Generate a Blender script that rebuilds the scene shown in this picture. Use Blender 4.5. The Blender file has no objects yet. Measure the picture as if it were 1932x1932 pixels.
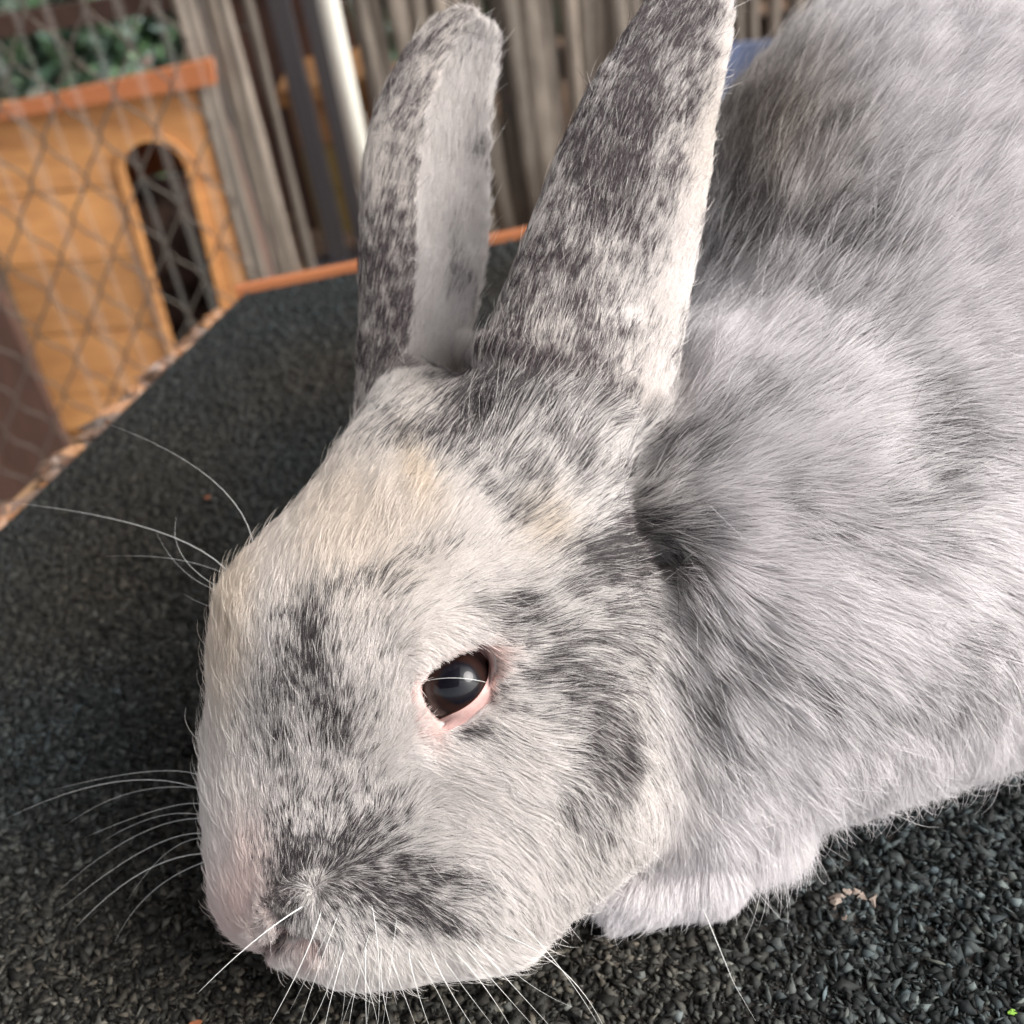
import bpy, bmesh, math, random, os
import numpy as np
from mathutils import Vector, Matrix
from mathutils.bvhtree import BVHTree
from mathutils.kdtree import KDTree
random.seed(7); rng = np.random.default_rng(7)
S = bpy.context.scene
COL = S.collection

# ------------------------------------------------------------------ camera
TH = math.radians(35.0); RA = math.radians(9.0)
CAM = np.array([0.0, 0.0, 0.207])
F = np.array([0, math.cos(TH), -math.sin(TH)])
R0 = np.array([1.0, 0, 0]); U0 = np.array([0, math.sin(TH), math.cos(TH)])
RR = math.cos(RA) * R0 - math.sin(RA) * U0
UU = math.sin(RA) * R0 + math.cos(RA) * U0
FP = 1935.0; D0 = 0.19; PX = D0 / FP
cd = bpy.data.cameras.new('camera'); cam = bpy.data.objects.new('camera', cd); COL.objects.link(cam)
M = Matrix(((RR[0], UU[0], -F[0], CAM[0]), (RR[1], UU[1], -F[1], CAM[1]), (RR[2], UU[2], -F[2], CAM[2]), (0, 0, 0, 1)))
cam.matrix_world = M
cd.sensor_width = 36; cd.lens = 36 * FP / 1932.0
cd.clip_start = 0.01; cd.clip_end = 500
cd.dof.use_dof = True; cd.dof.focus_distance = 0.192; cd.dof.aperture_fstop = cd.lens / 1000 / 0.0022
S.camera = cam

# ------------------------------------------------------------------ light
SUN_EL, SUN_AZ = math.radians(37), math.radians(110)      # azimuth clockwise from +Y
w = bpy.data.worlds.new('World'); S.world = w; w.use_nodes = True
nt = w.node_tree; bg = nt.nodes['Background']
sky = nt.nodes.new('ShaderNodeTexSky'); sky.sky_type = 'NISHITA'; sky.sun_disc = False
sky.sun_elevation = SUN_EL; sky.sun_rotation = SUN_AZ; sky.air_density = 1.0; sky.dust_density = 3.0; sky.ozone_density = 1.0
hs = nt.nodes.new('ShaderNodeHueSaturation'); hs.inputs['Saturation'].default_value = 0.25
nt.links.new(sky.outputs[0], hs.inputs['Color']); nt.links.new(hs.outputs[0], bg.inputs[0]); bg.inputs[1].default_value = 0.15
sl = bpy.data.lights.new('sun', 'SUN'); sl.energy = 1.35; sl.angle = math.radians(32); sl.color = (1, 0.97, 0.93)
so = bpy.data.objects.new('sun', sl); COL.objects.link(so)
sd = Vector((math.sin(SUN_AZ) * math.cos(SUN_EL), math.cos(SUN_AZ) * math.cos(SUN_EL), math.sin(SUN_EL)))
so.rotation_euler = sd.to_track_quat('Z', 'Y').to_euler(); so.location = (1, -1, 3)
S.view_settings.view_transform = 'Standard'; S.view_settings.look = 'None'
S.view_settings.gamma = 1; S.view_settings.exposure = 1.25; S.view_settings.use_curve_mapping = False
S.render.engine = 'CYCLES'
S.cycles.max_bounces = 8; S.cycles.diffuse_bounces = 3; S.cycles.glossy_bounces = 3
S.cycles.transmission_bounces = 6; S.cycles.transparent_max_bounces = 12

# ------------------------------------------------------------------ helpers
def P(u, v, w=0.0):
    """point seen at picture position (u,v) (of 1932), w units (0.0982 mm) nearer than the head plane"""
    D = D0 - w * PX
    return CAM + D * (F + (u - 966) / FP * RR - (v - 966) / FP * UU)
def PD(u, v, D):
    return CAM + D * (F + (u - 966) / FP * RR - (v - 966) / FP * UU)
def ray(u, v):
    return F + (u - 966) / FP * RR - (v - 966) / FP * UU
def on_z(u, v, z):
    d = ray(u, v); return CAM + d * ((z - CAM[2]) / d[2])
def on_y(u, v, y):
    d = ray(u, v); return CAM + d * (y / d[1])
def proj(p):
    q = p - CAM
    D = q @ F
    return (q @ RR) / D * FP + 966, 966 - (q @ UU) / D * FP, D
def prop(o, label=None, cat=None, group=None, kind=None):
    if label: o['label'] = label
    if cat: o['category'] = cat
    if group: o['group'] = group
    if kind: o['kind'] = kind
    return o
def empty(name, loc=(0, 0, 0), **k):
    o = bpy.data.objects.new(name, None); o.location = loc; COL.objects.link(o); o.empty_display_size = .02
    return prop(o, **k)
def mesh(name, verts, faces, mat, parent=None, smooth=False, **k):
    me = bpy.data.meshes.new(name)
    me.from_pydata([tuple(map(float, v)) for v in verts], [], [tuple(f) for f in faces]); me.update()
    if smooth: me.polygons.foreach_set('use_smooth', [True] * len(me.polygons))
    if mat: me.materials.append(mat)
    o = bpy.data.objects.new(name, me); COL.objects.link(o)
    if parent:
        o.parent = parent
        bpy.context.view_layer.update()
        o.matrix_parent_inverse = parent.matrix_world.inverted()
    return prop(o, **k)
def mat(name):
    m = bpy.data.materials.new(name); m.use_nodes = True
    return m, m.node_tree, m.node_tree.nodes['Principled BSDF']
def N(nt, t, **k):
    n = nt.nodes.new(t)
    for a, b in k.items(): setattr(n, a, b)
    return n
def ramp(nt, fac, stops):
    r = N(nt, 'ShaderNodeValToRGB'); e = r.color_ramp.elements
    while len(e) < len(stops): e.new(.5)
    for i, (p, c) in enumerate(stops): e[i].position = p; e[i].color = (*c, 1)
    nt.links.new(fac, r.inputs[0]); return r.outputs[0]
def tex(nt, t, scale, vec=None, sc=None, **k):
    n = N(nt, t)
    if 'Scale' in n.inputs: n.inputs['Scale'].default_value = scale
    for a, b in k.items(): n.inputs[a].default_value = b
    if vec is None:
        vec = N(nt, 'ShaderNodeTexCoord').outputs['Object']
    if sc:
        mp = N(nt, 'ShaderNodeMapping'); mp.inputs['Scale'].default_value = sc
        nt.links.new(vec, mp.inputs[0]); vec = mp.outputs[0]
    nt.links.new(vec, n.inputs['Vector']); return n
def bump(nt, b, h, strength, dist):
    n = N(nt, 'ShaderNodeBump'); n.inputs['Strength'].default_value = strength; n.inputs['Distance'].default_value = dist
    nt.links.new(h, n.inputs['Height']); nt.links.new(n.outputs[0], b.inputs['Normal'])

# numpy value noise
def vnoise(p, seed=0):
    p = np.asarray(p); i = np.floor(p).astype(np.int64); f = p - i; f = f * f * (3 - 2 * f)
    out = np.zeros(len(p))
    for dx in (0, 1):
        for dy in (0, 1):
            for dz in (0, 1):
                h = ((i[:, 0] + dx) * 73856093) ^ ((i[:, 1] + dy) * 19349663) ^ ((i[:, 2] + dz) * 83492791) ^ (seed * 2654435761)
                h = (h ^ (h >> 13)) * 1274126177 & 0xffffffff; h = (h ^ (h >> 16)) & 0xffff
                wgt = (f[:, 0] if dx else 1 - f[:, 0]) * (f[:, 1] if dy else 1 - f[:, 1]) * (f[:, 2] if dz else 1 - f[:, 2])
                out += wgt * h / 65535.0
    return out

# ------------------------------------------------------------------ rabbit: distance field
def cone(X, a, b):
    """round cone between two (u,v,w,r) control balls"""
    pa = P(*a[:3]); pb = P(*b[:3])
    ra = a[3] * (D0 - a[2] * PX) / FP; rb = b[3] * (D0 - b[2] * PX) / FP
    ab = pb - pa; t = np.clip(((X - pa) @ ab) / max(ab @ ab, 1e-12), 0, 1)
    d = X - pa - t[:, None] * ab
    return np.sqrt((d * d).sum(1)) - (ra + t * (rb - ra))
def ball(X, a):
    pa = P(*a[:3]); d = X - pa
    return np.sqrt((d * d).sum(1)) - a[3] * (D0 - a[2] * PX) / FP
def smin(a, b, k):
    h = np.maximum(k - np.abs(a - b), 0) / k
    return np.minimum(a, b) - h * h * k * .25
HEAD = [
 ('c', (850,1060,-330,285), (722,1240,-315,284), .012),
 ('c', (722,1240,-315,284), (622,1480,-300,201), .012),
 ('c', (622,1480,-300,200), (565,1630,-300,146), .012),
 ('b', (488,1690,-330,68), None, .008),              # nose
 ('c', (560,1640,-220,105), (700,1690,-190,120), .010), # lip pad
 ('c', (690,1650,-215,165), (860,1620,-230,180), .012),
 ('c', (600,1730,-260,60), (740,1745,-260,75), .006),  # chin
 ('c', (900,1560,-240,195), (1010,1440,-270,232), .014),
 ('c', (1010,1420,-275,225), (1040,1180,-290,228), .014),
 ('b', (830,1195,-75,60), None, .014),               # brow
 ('b', (1040,985,-330,170), None, .014), ('b', (1130,990,-340,135), None, .014),            # ear root
]
BODY = [
 ('c', (1250,1230,-560,320), (1480,1050,-620,405), .02),
 ('c', (1480,1050,-620,405), (1770,860,-900,455), .03),
 ('c', (1770,860,-900,455), (2020,630,-1120,655), .04),
 ('c', (2020,630,-1120,655), (2350,560,-1500,660), .04),
 ('b', (1850,640,-1080,608), None, .03),
 ('c', (1240,1380,-500,225), (1470,1250,-560,195), .015),
 ('c', (1470,1250,-560,190), (1760,1080,-720,170), .015),
 ('c', (1760,1080,-720,170), (2100,950,-850,180), .015),
 ('c', (1430,1460,-450,85), (1415,1545,-400,78), .008),
 ('c', (1415,1545,-400,78), (1335,1656,-352,64), .006),
 ('c', (1335,1656,-352,64), (1205,1696,-334,52), .004),
 ('b', (1156,1684,-345,27), None, .003), ('b', (1150,1712,-330,26), None, .003), ('b', (1166,1738,-325,24), None, .003),
 ('c', (1150,1560,-700,110), (1080,1650,-640,70), .01),
 ('c', (1210,900,-520,150), (1260,1150,-420,130), .02),  # ruff behind the ear root
]
def sdf_group(X, G):
    d = None
    for t, a, b, k in G:
        e = cone(X, a, b) if t == 'c' else ball(X, a)
        d = e if d is None else smin(d, e, k)
    return d
def field(X):
    h = sdf_group(X, HEAD); b = sdf_group(X, BODY)
    d = smin(h, b, .006)
    return d
# ground clip
def field_clip(X):
    d = field(X)
    return np.maximum(d, 0.0015 - X[:, 2])

def surface_nets(lo, hi, h, fn):
    n = np.ceil((hi - lo) / h).astype(int) + 1
    ax = [lo[i] + h * np.arange(n[i]) for i in range(3)]
    V = np.empty(n, dtype=np.float32)
    for i in range(n[0]):
        Y, Z = np.meshgrid(ax[1], ax[2], indexing='ij')
        X = np.stack([np.full(Y.size, ax[0][i]), Y.ravel(), Z.ravel()], 1)
        V[i] = fn(X).reshape(n[1], n[2])
    for k in range(3):
        W = np.moveaxis(V, k, 0); W[0] = np.maximum(W[0], h * .3); W[-1] = np.maximum(W[-1], h * .3)
    sgn = V < 0
    c = np.zeros(n - 1, dtype=np.int8)
    for dx in (0, 1):
        for dy in (0, 1):
            for dz in (0, 1):
                c += sgn[dx:n[0]-1+dx, dy:n[1]-1+dy, dz:n[2]-1+dz]
    act = (c > 0) & (c < 8)
    ids = -np.ones(act.shape, dtype=np.int64); ii = np.argwhere(act); ids[act] = np.arange(len(ii))
    acc = np.zeros((len(ii), 3)); cnt = np.zeros(len(ii))
    corners = [(x, y, z) for x in (0, 1) for y in (0, 1) for z in (0, 1)]
    for a in corners:
        for k in range(3):
            if a[k]: continue
            b = list(a); b[k] = 1
            va = V[ii[:,0]+a[0], ii[:,1]+a[1], ii[:,2]+a[2]]; vb = V[ii[:,0]+b[0], ii[:,1]+b[1], ii[:,2]+b[2]]
            m = (va < 0) != (vb < 0)
            t = np.where(m, va / np.where(m, va - vb, 1), 0)
            p = np.array(a)[None, :] + t[:, None] * (np.array(b) - np.array(a))[None, :]
            acc += p * m[:, None]; cnt += m
    verts = lo + h * (ii + acc / cnt[:, None])
    faces = []
    for k in range(3):
        o1, o2 = [(1, 2), (2, 0), (0, 1)][k]
        sl0 = [slice(None)] * 3; sl1 = [slice(None)] * 3; sl0[k] = slice(0, -1); sl1[k] = slice(1, None)
        A = sgn[tuple(sl0)]; B = sgn[tuple(sl1)]
        e = np.argwhere(A != B)
        e = e[(e[:, o1] > 0) & (e[:, o2] > 0) & (e[:, o1] < n[o1]-1) & (e[:, o2] < n[o2]-1)]
        s = A[e[:,0], e[:,1], e[:,2]]
        def g(d1, d2):
            q = e.copy(); q[:, o1] -= d1; q[:, o2] -= d2
            return ids[q[:,0], q[:,1], q[:,2]]
        q = np.stack([g(1,1), g(0,1), g(0,0), g(1,0)], 1)
        q[~s] = q[~s][:, ::-1]
        faces.append(q)
    return verts, np.concatenate(faces)

def resample(pts, t):
    pts = np.array(pts, float); x = np.linspace(0, 1, len(pts))
    # Catmull-Rom
    f = t * (len(pts) - 1); i = np.clip(np.floor(f).astype(int), 0, len(pts) - 2); f = f - i
    g = lambda j: pts[np.clip(j, 0, len(pts) - 1)]
    p0, p1, p2, p3 = g(i-1), g(i), g(i+1), g(i+2); f = f[:, None]
    return .5 * (2*p1 + (p2-p0)*f + (2*p0-5*p1+4*p2-p3)*f*f + (3*p1-p0-3*p2+p3)*f**3)
# rows of an ear: left silhouette u,v, right silhouette u,v, w of the axis, half depth / half width ratio
EAR_NEAR = [(880,1050,1120,1150,-370,.70),(862,870,1185,995,-305,.74),(898,715,1244,805,-268,.71),(955,560,1280,610,-270,.58),(1010,420,1306,450,-265,.50),
            (1068,280,1328,310,-265,.45),(1145,140,1345,180,-270,.42),(1222,25,1366,75,-280,.40),(1285,-45,1368,-5,-290,.40),(1330,-72,1345,-62,-295,.40)]
EAR_FAR = [(672,860,860,880,-560,.8),(680,760,880,740,-560,.75),(686,620,900,620,-555,.7),(686,470,925,480,-550,.6),(690,350,932,350,-545,.55),
           (710,230,932,230,-545,.5),(755,130,940,140,-545,.45),(805,60,945,80,-545,.4),(845,35,920,45,-545,.4),(872,28,885,29,-545,.4)]
def ear_mesh(rows, ph0, ph1, thick, taper):
    t = np.linspace(0, 1, 70); r = resample(rows, t); nph = 40
    outer = []; 
    for j, q in enumerate(r):
        L = np.array(q[:2]); Rr = np.array(q[2:4]); c = (L + Rr) / 2; a = (Rr - L) / 2
        p0 = ph0 + (ph1 - ph0) * 0; 
        for i in range(nph):
            ph = math.radians(ph0 + (ph1 - ph0) * i / (nph - 1))
            uv = c + a * math.cos(ph)
            outer.append(P(uv[0], uv[1], q[4] + np.linalg.norm(a) * q[5] * math.sin(ph)))
    outer = np.array(outer).reshape(len(r), nph, 3)
    du = np.gradient(outer, axis=1); dv = np.gradient(outer, axis=0)
    nn = np.cross(du, dv); nn /= np.linalg.norm(nn, axis=2, keepdims=True) + 1e-12
    e = np.linspace(-1, 1, nph); prof = np.sqrt(np.clip(1 - np.abs(e) ** 6, 0.02, 1))[None, :, None]
    end = np.sqrt(np.clip(1 - t ** 14, .03, 1))[:, None, None]
    th = thick * prof * end
    A = outer + nn * th; B = outer - nn * th
    V = np.concatenate([A.reshape(-1, 3), B.reshape(-1, 3)]); n1 = len(r) * nph; Fc = []
    for j in range(len(r) - 1):
        for i in range(nph - 1):
            a = j*nph+i; Fc.append((a, a+1, a+nph+1, a+nph)); Fc.append((n1+a, n1+a+nph, n1+a+nph+1, n1+a+1))
        a = j*nph; Fc.append((a, a+nph, n1+a+nph, n1+a)); a = j*nph+nph-1; Fc.append((a, n1+a, n1+a+nph, a+nph))
    for i in range(nph - 1):
        Fc.append((i, n1+i, n1+i+1, i+1)); a = (len(r)-1)*nph+i; Fc.append((a, a+1, n1+a+1, n1+a))
    return V, Fc, outer

# ------------------------------------------------------------------ materials
def wood(name, c1, c2, rough=.7, scale=(3, 3, 40), var=.5, nscale=6, bumpd=.001):
    m, t, b = mat(name)
    n = tex(t, 'ShaderNodeTexNoise', nscale, sc=scale, Detail=6, Roughness=.65)
    c = ramp(t, n.outputs[0], [(.3, c1), (.7, c2)])
    oi = N(t, 'ShaderNodeObjectInfo'); h = N(t, 'ShaderNodeHueSaturation')
    mr = N(t, 'ShaderNodeMapRange'); mr.inputs['To Min'].default_value = 1 - var / 2; mr.inputs['To Max'].default_value = 1 + var / 2
    t.links.new(oi.outputs['Random'], mr.inputs[0]); t.links.new(mr.outputs[0], h.inputs['Value']); t.links.new(c, h.inputs['Color'])
    t.links.new(h.outputs[0], b.inputs['Base Color']); b.inputs['Roughness'].default_value = rough
    bump(t, b, n.outputs[0], .5, bumpd); return m
M_orange = wood('orange stained pine', (.34, .15, .055), (.56, .28, .10), scale=(1.6, 3, 9), var=.34)
M_trim = wood('orange red stained trim', (.36, .115, .042), (.42, .15, .055), scale=(2, 3, 30), var=.1)
M_pine = wood('pale pine', (.30, .17, .085), (.38, .23, .12), scale=(2, 3, 20), var=.15)
M_red = wood('dark red brown timber', (.075, .035, .025), (.14, .07, .05), scale=(30, 3, 2))
M_brown = wood('brown timber', (.06, .028, .018), (.11, .055, .04), scale=(30, 3, 2))
M_grey = wood('weathered grey brown stake', (.085, .068, .054), (.26, .22, .18), scale=(25, 25, 3.5), var=.9, nscale=4)
M_yellow = wood('yellow stained pine', (.26, .18, .05), (.34, .22, .06), scale=(2, 3, 30), var=.2)
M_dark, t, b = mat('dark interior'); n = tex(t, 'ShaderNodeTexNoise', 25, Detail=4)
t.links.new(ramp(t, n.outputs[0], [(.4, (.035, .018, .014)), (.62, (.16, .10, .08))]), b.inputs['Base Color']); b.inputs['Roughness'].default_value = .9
M_pole, t, b = mat('dark grey painted steel'); b.inputs['Base Color'].default_value = (.05, .046, .05, 1); b.inputs['Roughness'].default_value = .38
M_cream, t, b = mat('cream painted pole'); b.inputs['Base Color'].default_value = (.66, .65, .58, 1); b.inputs['Roughness'].default_value = .4
M_wire, t, b = mat('galvanised wire'); b.inputs['Base Color'].default_value = (.10, .085, .07, 1); b.inputs['Metallic'].default_value = .4; b.inputs['Roughness'].default_value = .5
M_blue, t, b = mat('blue plastic'); b.inputs['Base Color'].default_value = (.17, .20, .30, 1); b.inputs['Roughness'].default_value = .35
M_cord, t, b = mat('clear plastic strip')
b.inputs['Base Color'].default_value = (.62, .60, .55, 1); b.inputs['Alpha'].default_value = .07; b.inputs['Roughness'].default_value = .4
M_ground, t, b = mat('earth with litter')
n = tex(t, 'ShaderNodeTexNoise', 14, Detail=8, Roughness=.7)
t.links.new(ramp(t, n.outputs[0], [(.3, (.06, .035, .022)), (.52, (.15, .09, .055)), (.7, (.28, .15, .08))]), b.inputs['Base Color']); b.inputs['Roughness'].default_value = .95
bump(t, b, n.outputs[0], .8, .02)
M_felt, t, b = mat('mineral roofing felt bitumen')
n = tex(t, 'ShaderNodeTexVoronoi', 700); n2 = tex(t, 'ShaderNodeTexNoise', 18, Detail=5)
c1 = ramp(t, n.outputs['Color'], [(.2, (.008, .006, .005)), (.8, (.022, .019, .016))])
mx = N(t, 'ShaderNodeMixRGB'); mx.blend_type = 'MULTIPLY'; mx.inputs[0].default_value = .7
t.links.new(c1, mx.inputs[1]); t.links.new(ramp(t, n2.outputs[0], [(.35, (.6, .55, .5)), (.65, (1, 1, 1))]), mx.inputs[2])
t.links.new(mx.outputs[0], b.inputs['Base Color']); b.inputs['Roughness'].default_value = .85
bump(t, b, n.outputs['Distance'], .8, .0008)
def attr_mat(name, attr, rough, spec=.5):
    m, t, b = mat(name); a = N(t, 'ShaderNodeAttribute'); a.attribute_name = attr
    t.links.new(a.outputs['Color'], b.inputs['Base Color']); b.inputs['Roughness'].default_value = rough
    b.inputs['Specular IOR Level'].default_value = spec; return m, t, b
M_gran, _, _ = attr_mat('slate granules', 'tint', .75, .3)
M_leaf, t, b = attr_mat('leaves', 'tint', .45)
b.inputs['Subsurface Weight'].default_value = 0

def color_attr(me, cols, domain='CORNER', name='tint'):
    a = me.color_attributes.new(name, 'FLOAT_COLOR', domain)
    c = np.ones((len(a.data), 4), dtype=np.float32); c[:, :3] = cols
    a.data.foreach_set('color', c.ravel())

# ------------------------------------------------------------------ setting
GZ = -.62
gm = mesh('ground', [(-60, -60, GZ), (60, -60, GZ), (60, 60, GZ), (-60, 60, GZ)], [(0, 1, 2, 3)], M_ground, kind='structure')

def box(c, s, rot=None):
    x, y, z = np.array(s) / 2
    v = np.array([(-x,-y,-z),(x,-y,-z),(x,y,-z),(-x,y,-z),(-x,-y,z),(x,-y,z),(x,y,z),(-x,y,z)])
    if rot is not None: v = v @ np.array(rot).T
    return v + np.array(c), [(0,3,2,1),(4,5,6,7),(0,1,5,4),(1,2,6,5),(2,3,7,6),(3,0,4,7)]
def boxo(name, c, s, m, parent=None, bev=0, **k):
    v, f = box((0, 0, 0), s); o = mesh(name, v, f, m, None, **k); o.location = c
    if bev:
        md = o.modifiers.new('bevel', 'BEVEL'); md.width = bev; md.segments = 2
    if parent: o.parent = parent
    return o
def prism(name, poly, z0, z1, m, parent=None, **k):
    n = len(poly); v = [(p[0], p[1], z0) for p in poly] + [(p[0], p[1], z1) for p in poly]
    f = [tuple(reversed(range(n))), tuple(range(n, 2*n))] + [(i, (i+1) % n, n+(i+1) % n, n+i) for i in range(n)]
    return mesh(name, v, f, m, parent, **k)

# platform the rabbit stands on
c0 = on_z(460, 555, 0)[:2]; eL = on_z(0, 1000, 0)[:2] - c0; eL /= np.linalg.norm(eL); eB = on_z(960, 455, 0)[:2] - c0; eB /= np.linalg.norm(eB)
LE = .80; BE = .95
cA = c0 + eL * LE; cB = c0 + eB * BE
poly = [c0, cA, cA + np.array([1.05, 0]), cB + np.array([.05, -1.0]), cB]
plat = empty('platform', (c0[0], c0[1], GZ), label='low timber platform topped with dark grey mineral roofing felt under the rabbit', cat='platform')
def inset(pl, d):
    c = np.mean(pl, 0); return [p + (c - p) / np.linalg.norm(c - p) * d for p in pl]
prism('felt', poly, -.004, 0.0, M_felt, plat)
prism('deck_board', inset(poly, .004), -.022, -.0045, M_pine, plat)
for (a, bq, nm) in ((c0, cA, 1), (cB, c0, 2)):
    d = (bq - a) / np.linalg.norm(bq - a); nrm = np.array([-d[1], d[0]])
    if nrm @ (np.mean(poly, 0) - a) > 0: nrm = -nrm
for i, p in enumerate(inset(poly, .05)):
    boxo('leg', (p[0], p[1], (GZ - .0225) / 2), (.04, .04, -GZ - .0225), M_pine).parent = plat
    plat_leg = COL.objects[-1]; plat_leg.matrix_parent_inverse = Matrix.Translation((-c0[0], -c0[1], -GZ))
# back lip, orange red
nB = np.array([-eB[1], eB[0]]); nB = nB if nB[1] > 0 else -nB
q = [c0 + nB*.001 - eB*.004, cB + nB*.001, cB + nB*.008, c0 + nB*.008 - eB*.004]
prism('edge_trim', q, -.03, .0035, M_trim, plat, label='orange red wooden lip along the back edge')
nL = np.array([-eL[1], eL[0]]); nL = nL if nL[0] < 0 else -nL
q = [c0 + nL*.001, cA + nL*.001, cA + nL*.020, c0 + nL*.020]
prism('side_board', q, -.045, -.008, M_pine, plat, label='pale wooden board along the left edge')
boxv, boxf = [], []
cols = []
for i in range(150):                                              # litter caught on the side board
    s = rng.random() * .34; off = .002 + .011 * rng.random() ** 1.3
    p = c0 + eL * (s + .01) + nL * off; r = .0025 + .004 * rng.random(); a = rng.random() * 6.28
    base = len(boxv); z = -.007 + rng.random() * .003
    ring = 6
    for k in range(ring):
        th = a + k / ring * 6.28; rr = r * (1 if k % 3 else 1.9)
        boxv.append((p[0] + rr * math.cos(th), p[1] + rr * .7 * math.sin(th), z + .002 * math.sin(2 * th)))
    boxv.append((p[0], p[1], z + .003))
    col = random.choice([(.12, .06, .035), (.30, .14, .06), (.05, .03, .02), (.38, .2, .1), (.16, .1, .07)])
    for k in range(ring): boxf.append((base + k, base + (k+1) % ring, base + ring)); cols += [col] * 3
lt = mesh('leaf_litter', boxv, boxf, M_leaf, plat, kind='stuff'); color_attr(lt.data, np.array(cols))

# granules bonded to the felt
def in_poly(x, y, pl):
    ins = np.zeros(len(x), bool); n = len(pl)
    for i in range(n):
        x1, y1 = pl[i]; x2, y2 = pl[(i+1) % n]
        cnd = ((y1 > y) != (y2 > y)) & (x < (x2 - x1) * (y - y1) / (y2 - y1 + 1e-12) + x1); ins ^= cnd
    return ins
def granules():
    n = 620000
    x = rng.uniform(-.30, .40, n); y = rng.uniform(-.02, .60, n)
    X = np.stack([x, y, np.zeros(n)], 1); u, v, D = proj(X)
    vis = (D > .05) & (u > -420) & (u < 2350) & (v > -200) & (v < 2500)
    off = np.maximum(np.maximum(-30 - u, u - 1962), np.maximum(v - 1962, 0))
    vis = vis & in_poly(x, y, inset(poly, .003))
    keep = vis & (rng.random(n) < np.clip((.30 / D) ** 2.0, .08, 1) * np.where(off > 0, .75, 1))
    # not under the middle of the rabbit
    keep &= ~((x > .05) & (y > .22) & (u > 1100) & (v < 1150))
    X = X[keep]; D = np.maximum(D[keep], .15); n = len(X); print('granules', n)
    r = (.00050 + .00115 * rng.random(n) ** 3) * np.clip(D / .22, 1, 1.15)
    O = np.array([(1,0,0),(0,1,0),(-1,0,0),(0,-1,0),(0,0,1),(0,0,-1)], float)
    V = O[None] * (1 + .55 * (rng.random((n, 6, 1)) - .5)) + .35 * (rng.random((n, 6, 3)) - .5)
    V[:, :, 2] *= .40
    q = rng.normal(size=(n, 3)) * np.array([.6, .6, 3.0])
    def rot(V, ax, a):
        i, j = [(1, 2), (2, 0), (0, 1)][ax]; c, s = np.cos(a)[:, None], np.sin(a)[:, None]
        W = V.copy(); W[:, :, i] = V[:, :, i]*c - V[:, :, j]*s; W[:, :, j] = V[:, :, i]*s + V[:, :, j]*c; return W
    V[:, :, 0] *= (1 + 1.1 * rng.random((n, 1)))
    V = rot(rot(rot(V, 0, q[:, 0]), 1, q[:, 1]), 2, q[:, 2]) * r[:, None, None]
    V += X[:, None, :]; V[:, :, 2] += (r * .25)[:, None]
    T = np.array([(0,1,4),(1,2,4),(2,3,4),(3,0,4),(1,0,5),(2,1,5),(3,2,5),(0,3,5)])
    Fc = (T[None] + 6 * np.arange(n)[:, None, None]).reshape(-1, 3)
    me = bpy.data.meshes.new('granules'); me.vertices.add(n * 6); me.loops.add(len(Fc) * 3); me.polygons.add(len(Fc))
    me.vertices.foreach_set('co', V.ravel().astype(np.float32)); me.loops.foreach_set('vertex_index', Fc.ravel().astype(np.int32))
    me.polygons.foreach_set('loop_start', np.arange(0, len(Fc) * 3, 3, dtype=np.int32)); me.update()
    tone = .010 + .085 * rng.random(n) ** 3
    tone[rng.random(n) < .02] = .14; fd = np.clip((D - .22) / .16, 0, 1); tone = tone * (1 - .8 * fd) + .024 * .8 * fd
    dn = vnoise(X * 14, 77)[:, None]; c = tone[:, None] * (1 + (dn - .5) * np.array([.5, .1, -.2])) * (np.array([1.0, 1.03, .93]) + .04 * rng.normal(size=(n, 1)) * np.array([1, 0, -1]))
    color_attr(me, np.clip(np.repeat(c, 6, 0), 0, 1), 'POINT'); me.materials.append(M_gran)
    o = bpy.data.objects.new('granules', me); COL.objects.link(o); o.parent = plat
    o.matrix_parent_inverse = Matrix.Translation((-c0[0], -c0[1], -GZ)); o['kind'] = 'stuff'
granules()

# little things lying on the felt
def flake(name, p, r, m, label, cat, n=9, curl=.4, seedv=1):
    rg = np.random.default_rng(seedv); v = []; f = []
    for lay in range(2):
        for k in range(n):
            a = k / n * 6.28; rr = r * (.6 + .6 * rg.random()); v.append((p[0] + rr * math.cos(a), p[1] + rr * .6 * math.sin(a), p[2] + .0006 + r * curl * rg.random() * (1 if lay else .8) - lay * .0004))
        v.append((p[0], p[1], p[2] + .0009 - lay * .0004))
    for k in range(n):
        f.append((k, (k+1) % n, n)); f.append((n+1+k, 2*n+1, n+1+(k+1) % n)); f.append((k, n+1+k, n+1+(k+1) % n, (k+1) % n))
    return mesh(name, v, f, m, label=label, cat=cat)
def flat_mat(name, c, r=.7):
    m, t, b = mat(name); b.inputs['Base Color'].default_value = (*c, 1); b.inputs['Roughness'].default_value = r
    n = tex(t, 'ShaderNodeTexNoise', 900, Detail=3); bump(t, b, n.outputs[0], .5, .0003); return m
M_crumb = flat_mat('pinkish white crumb', (.30, .24, .20)); M_green = flat_mat('fresh green', (.22, .42, .05)); M_rust = flat_mat('rust leaf bit', (.35, .12, .05))
cr = empty('crumb', on_z(1612, 1712, 0.0), label='broken ring of pale pinkish crumbs on the felt below the rabbit belly', cat='crumb')
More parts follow.
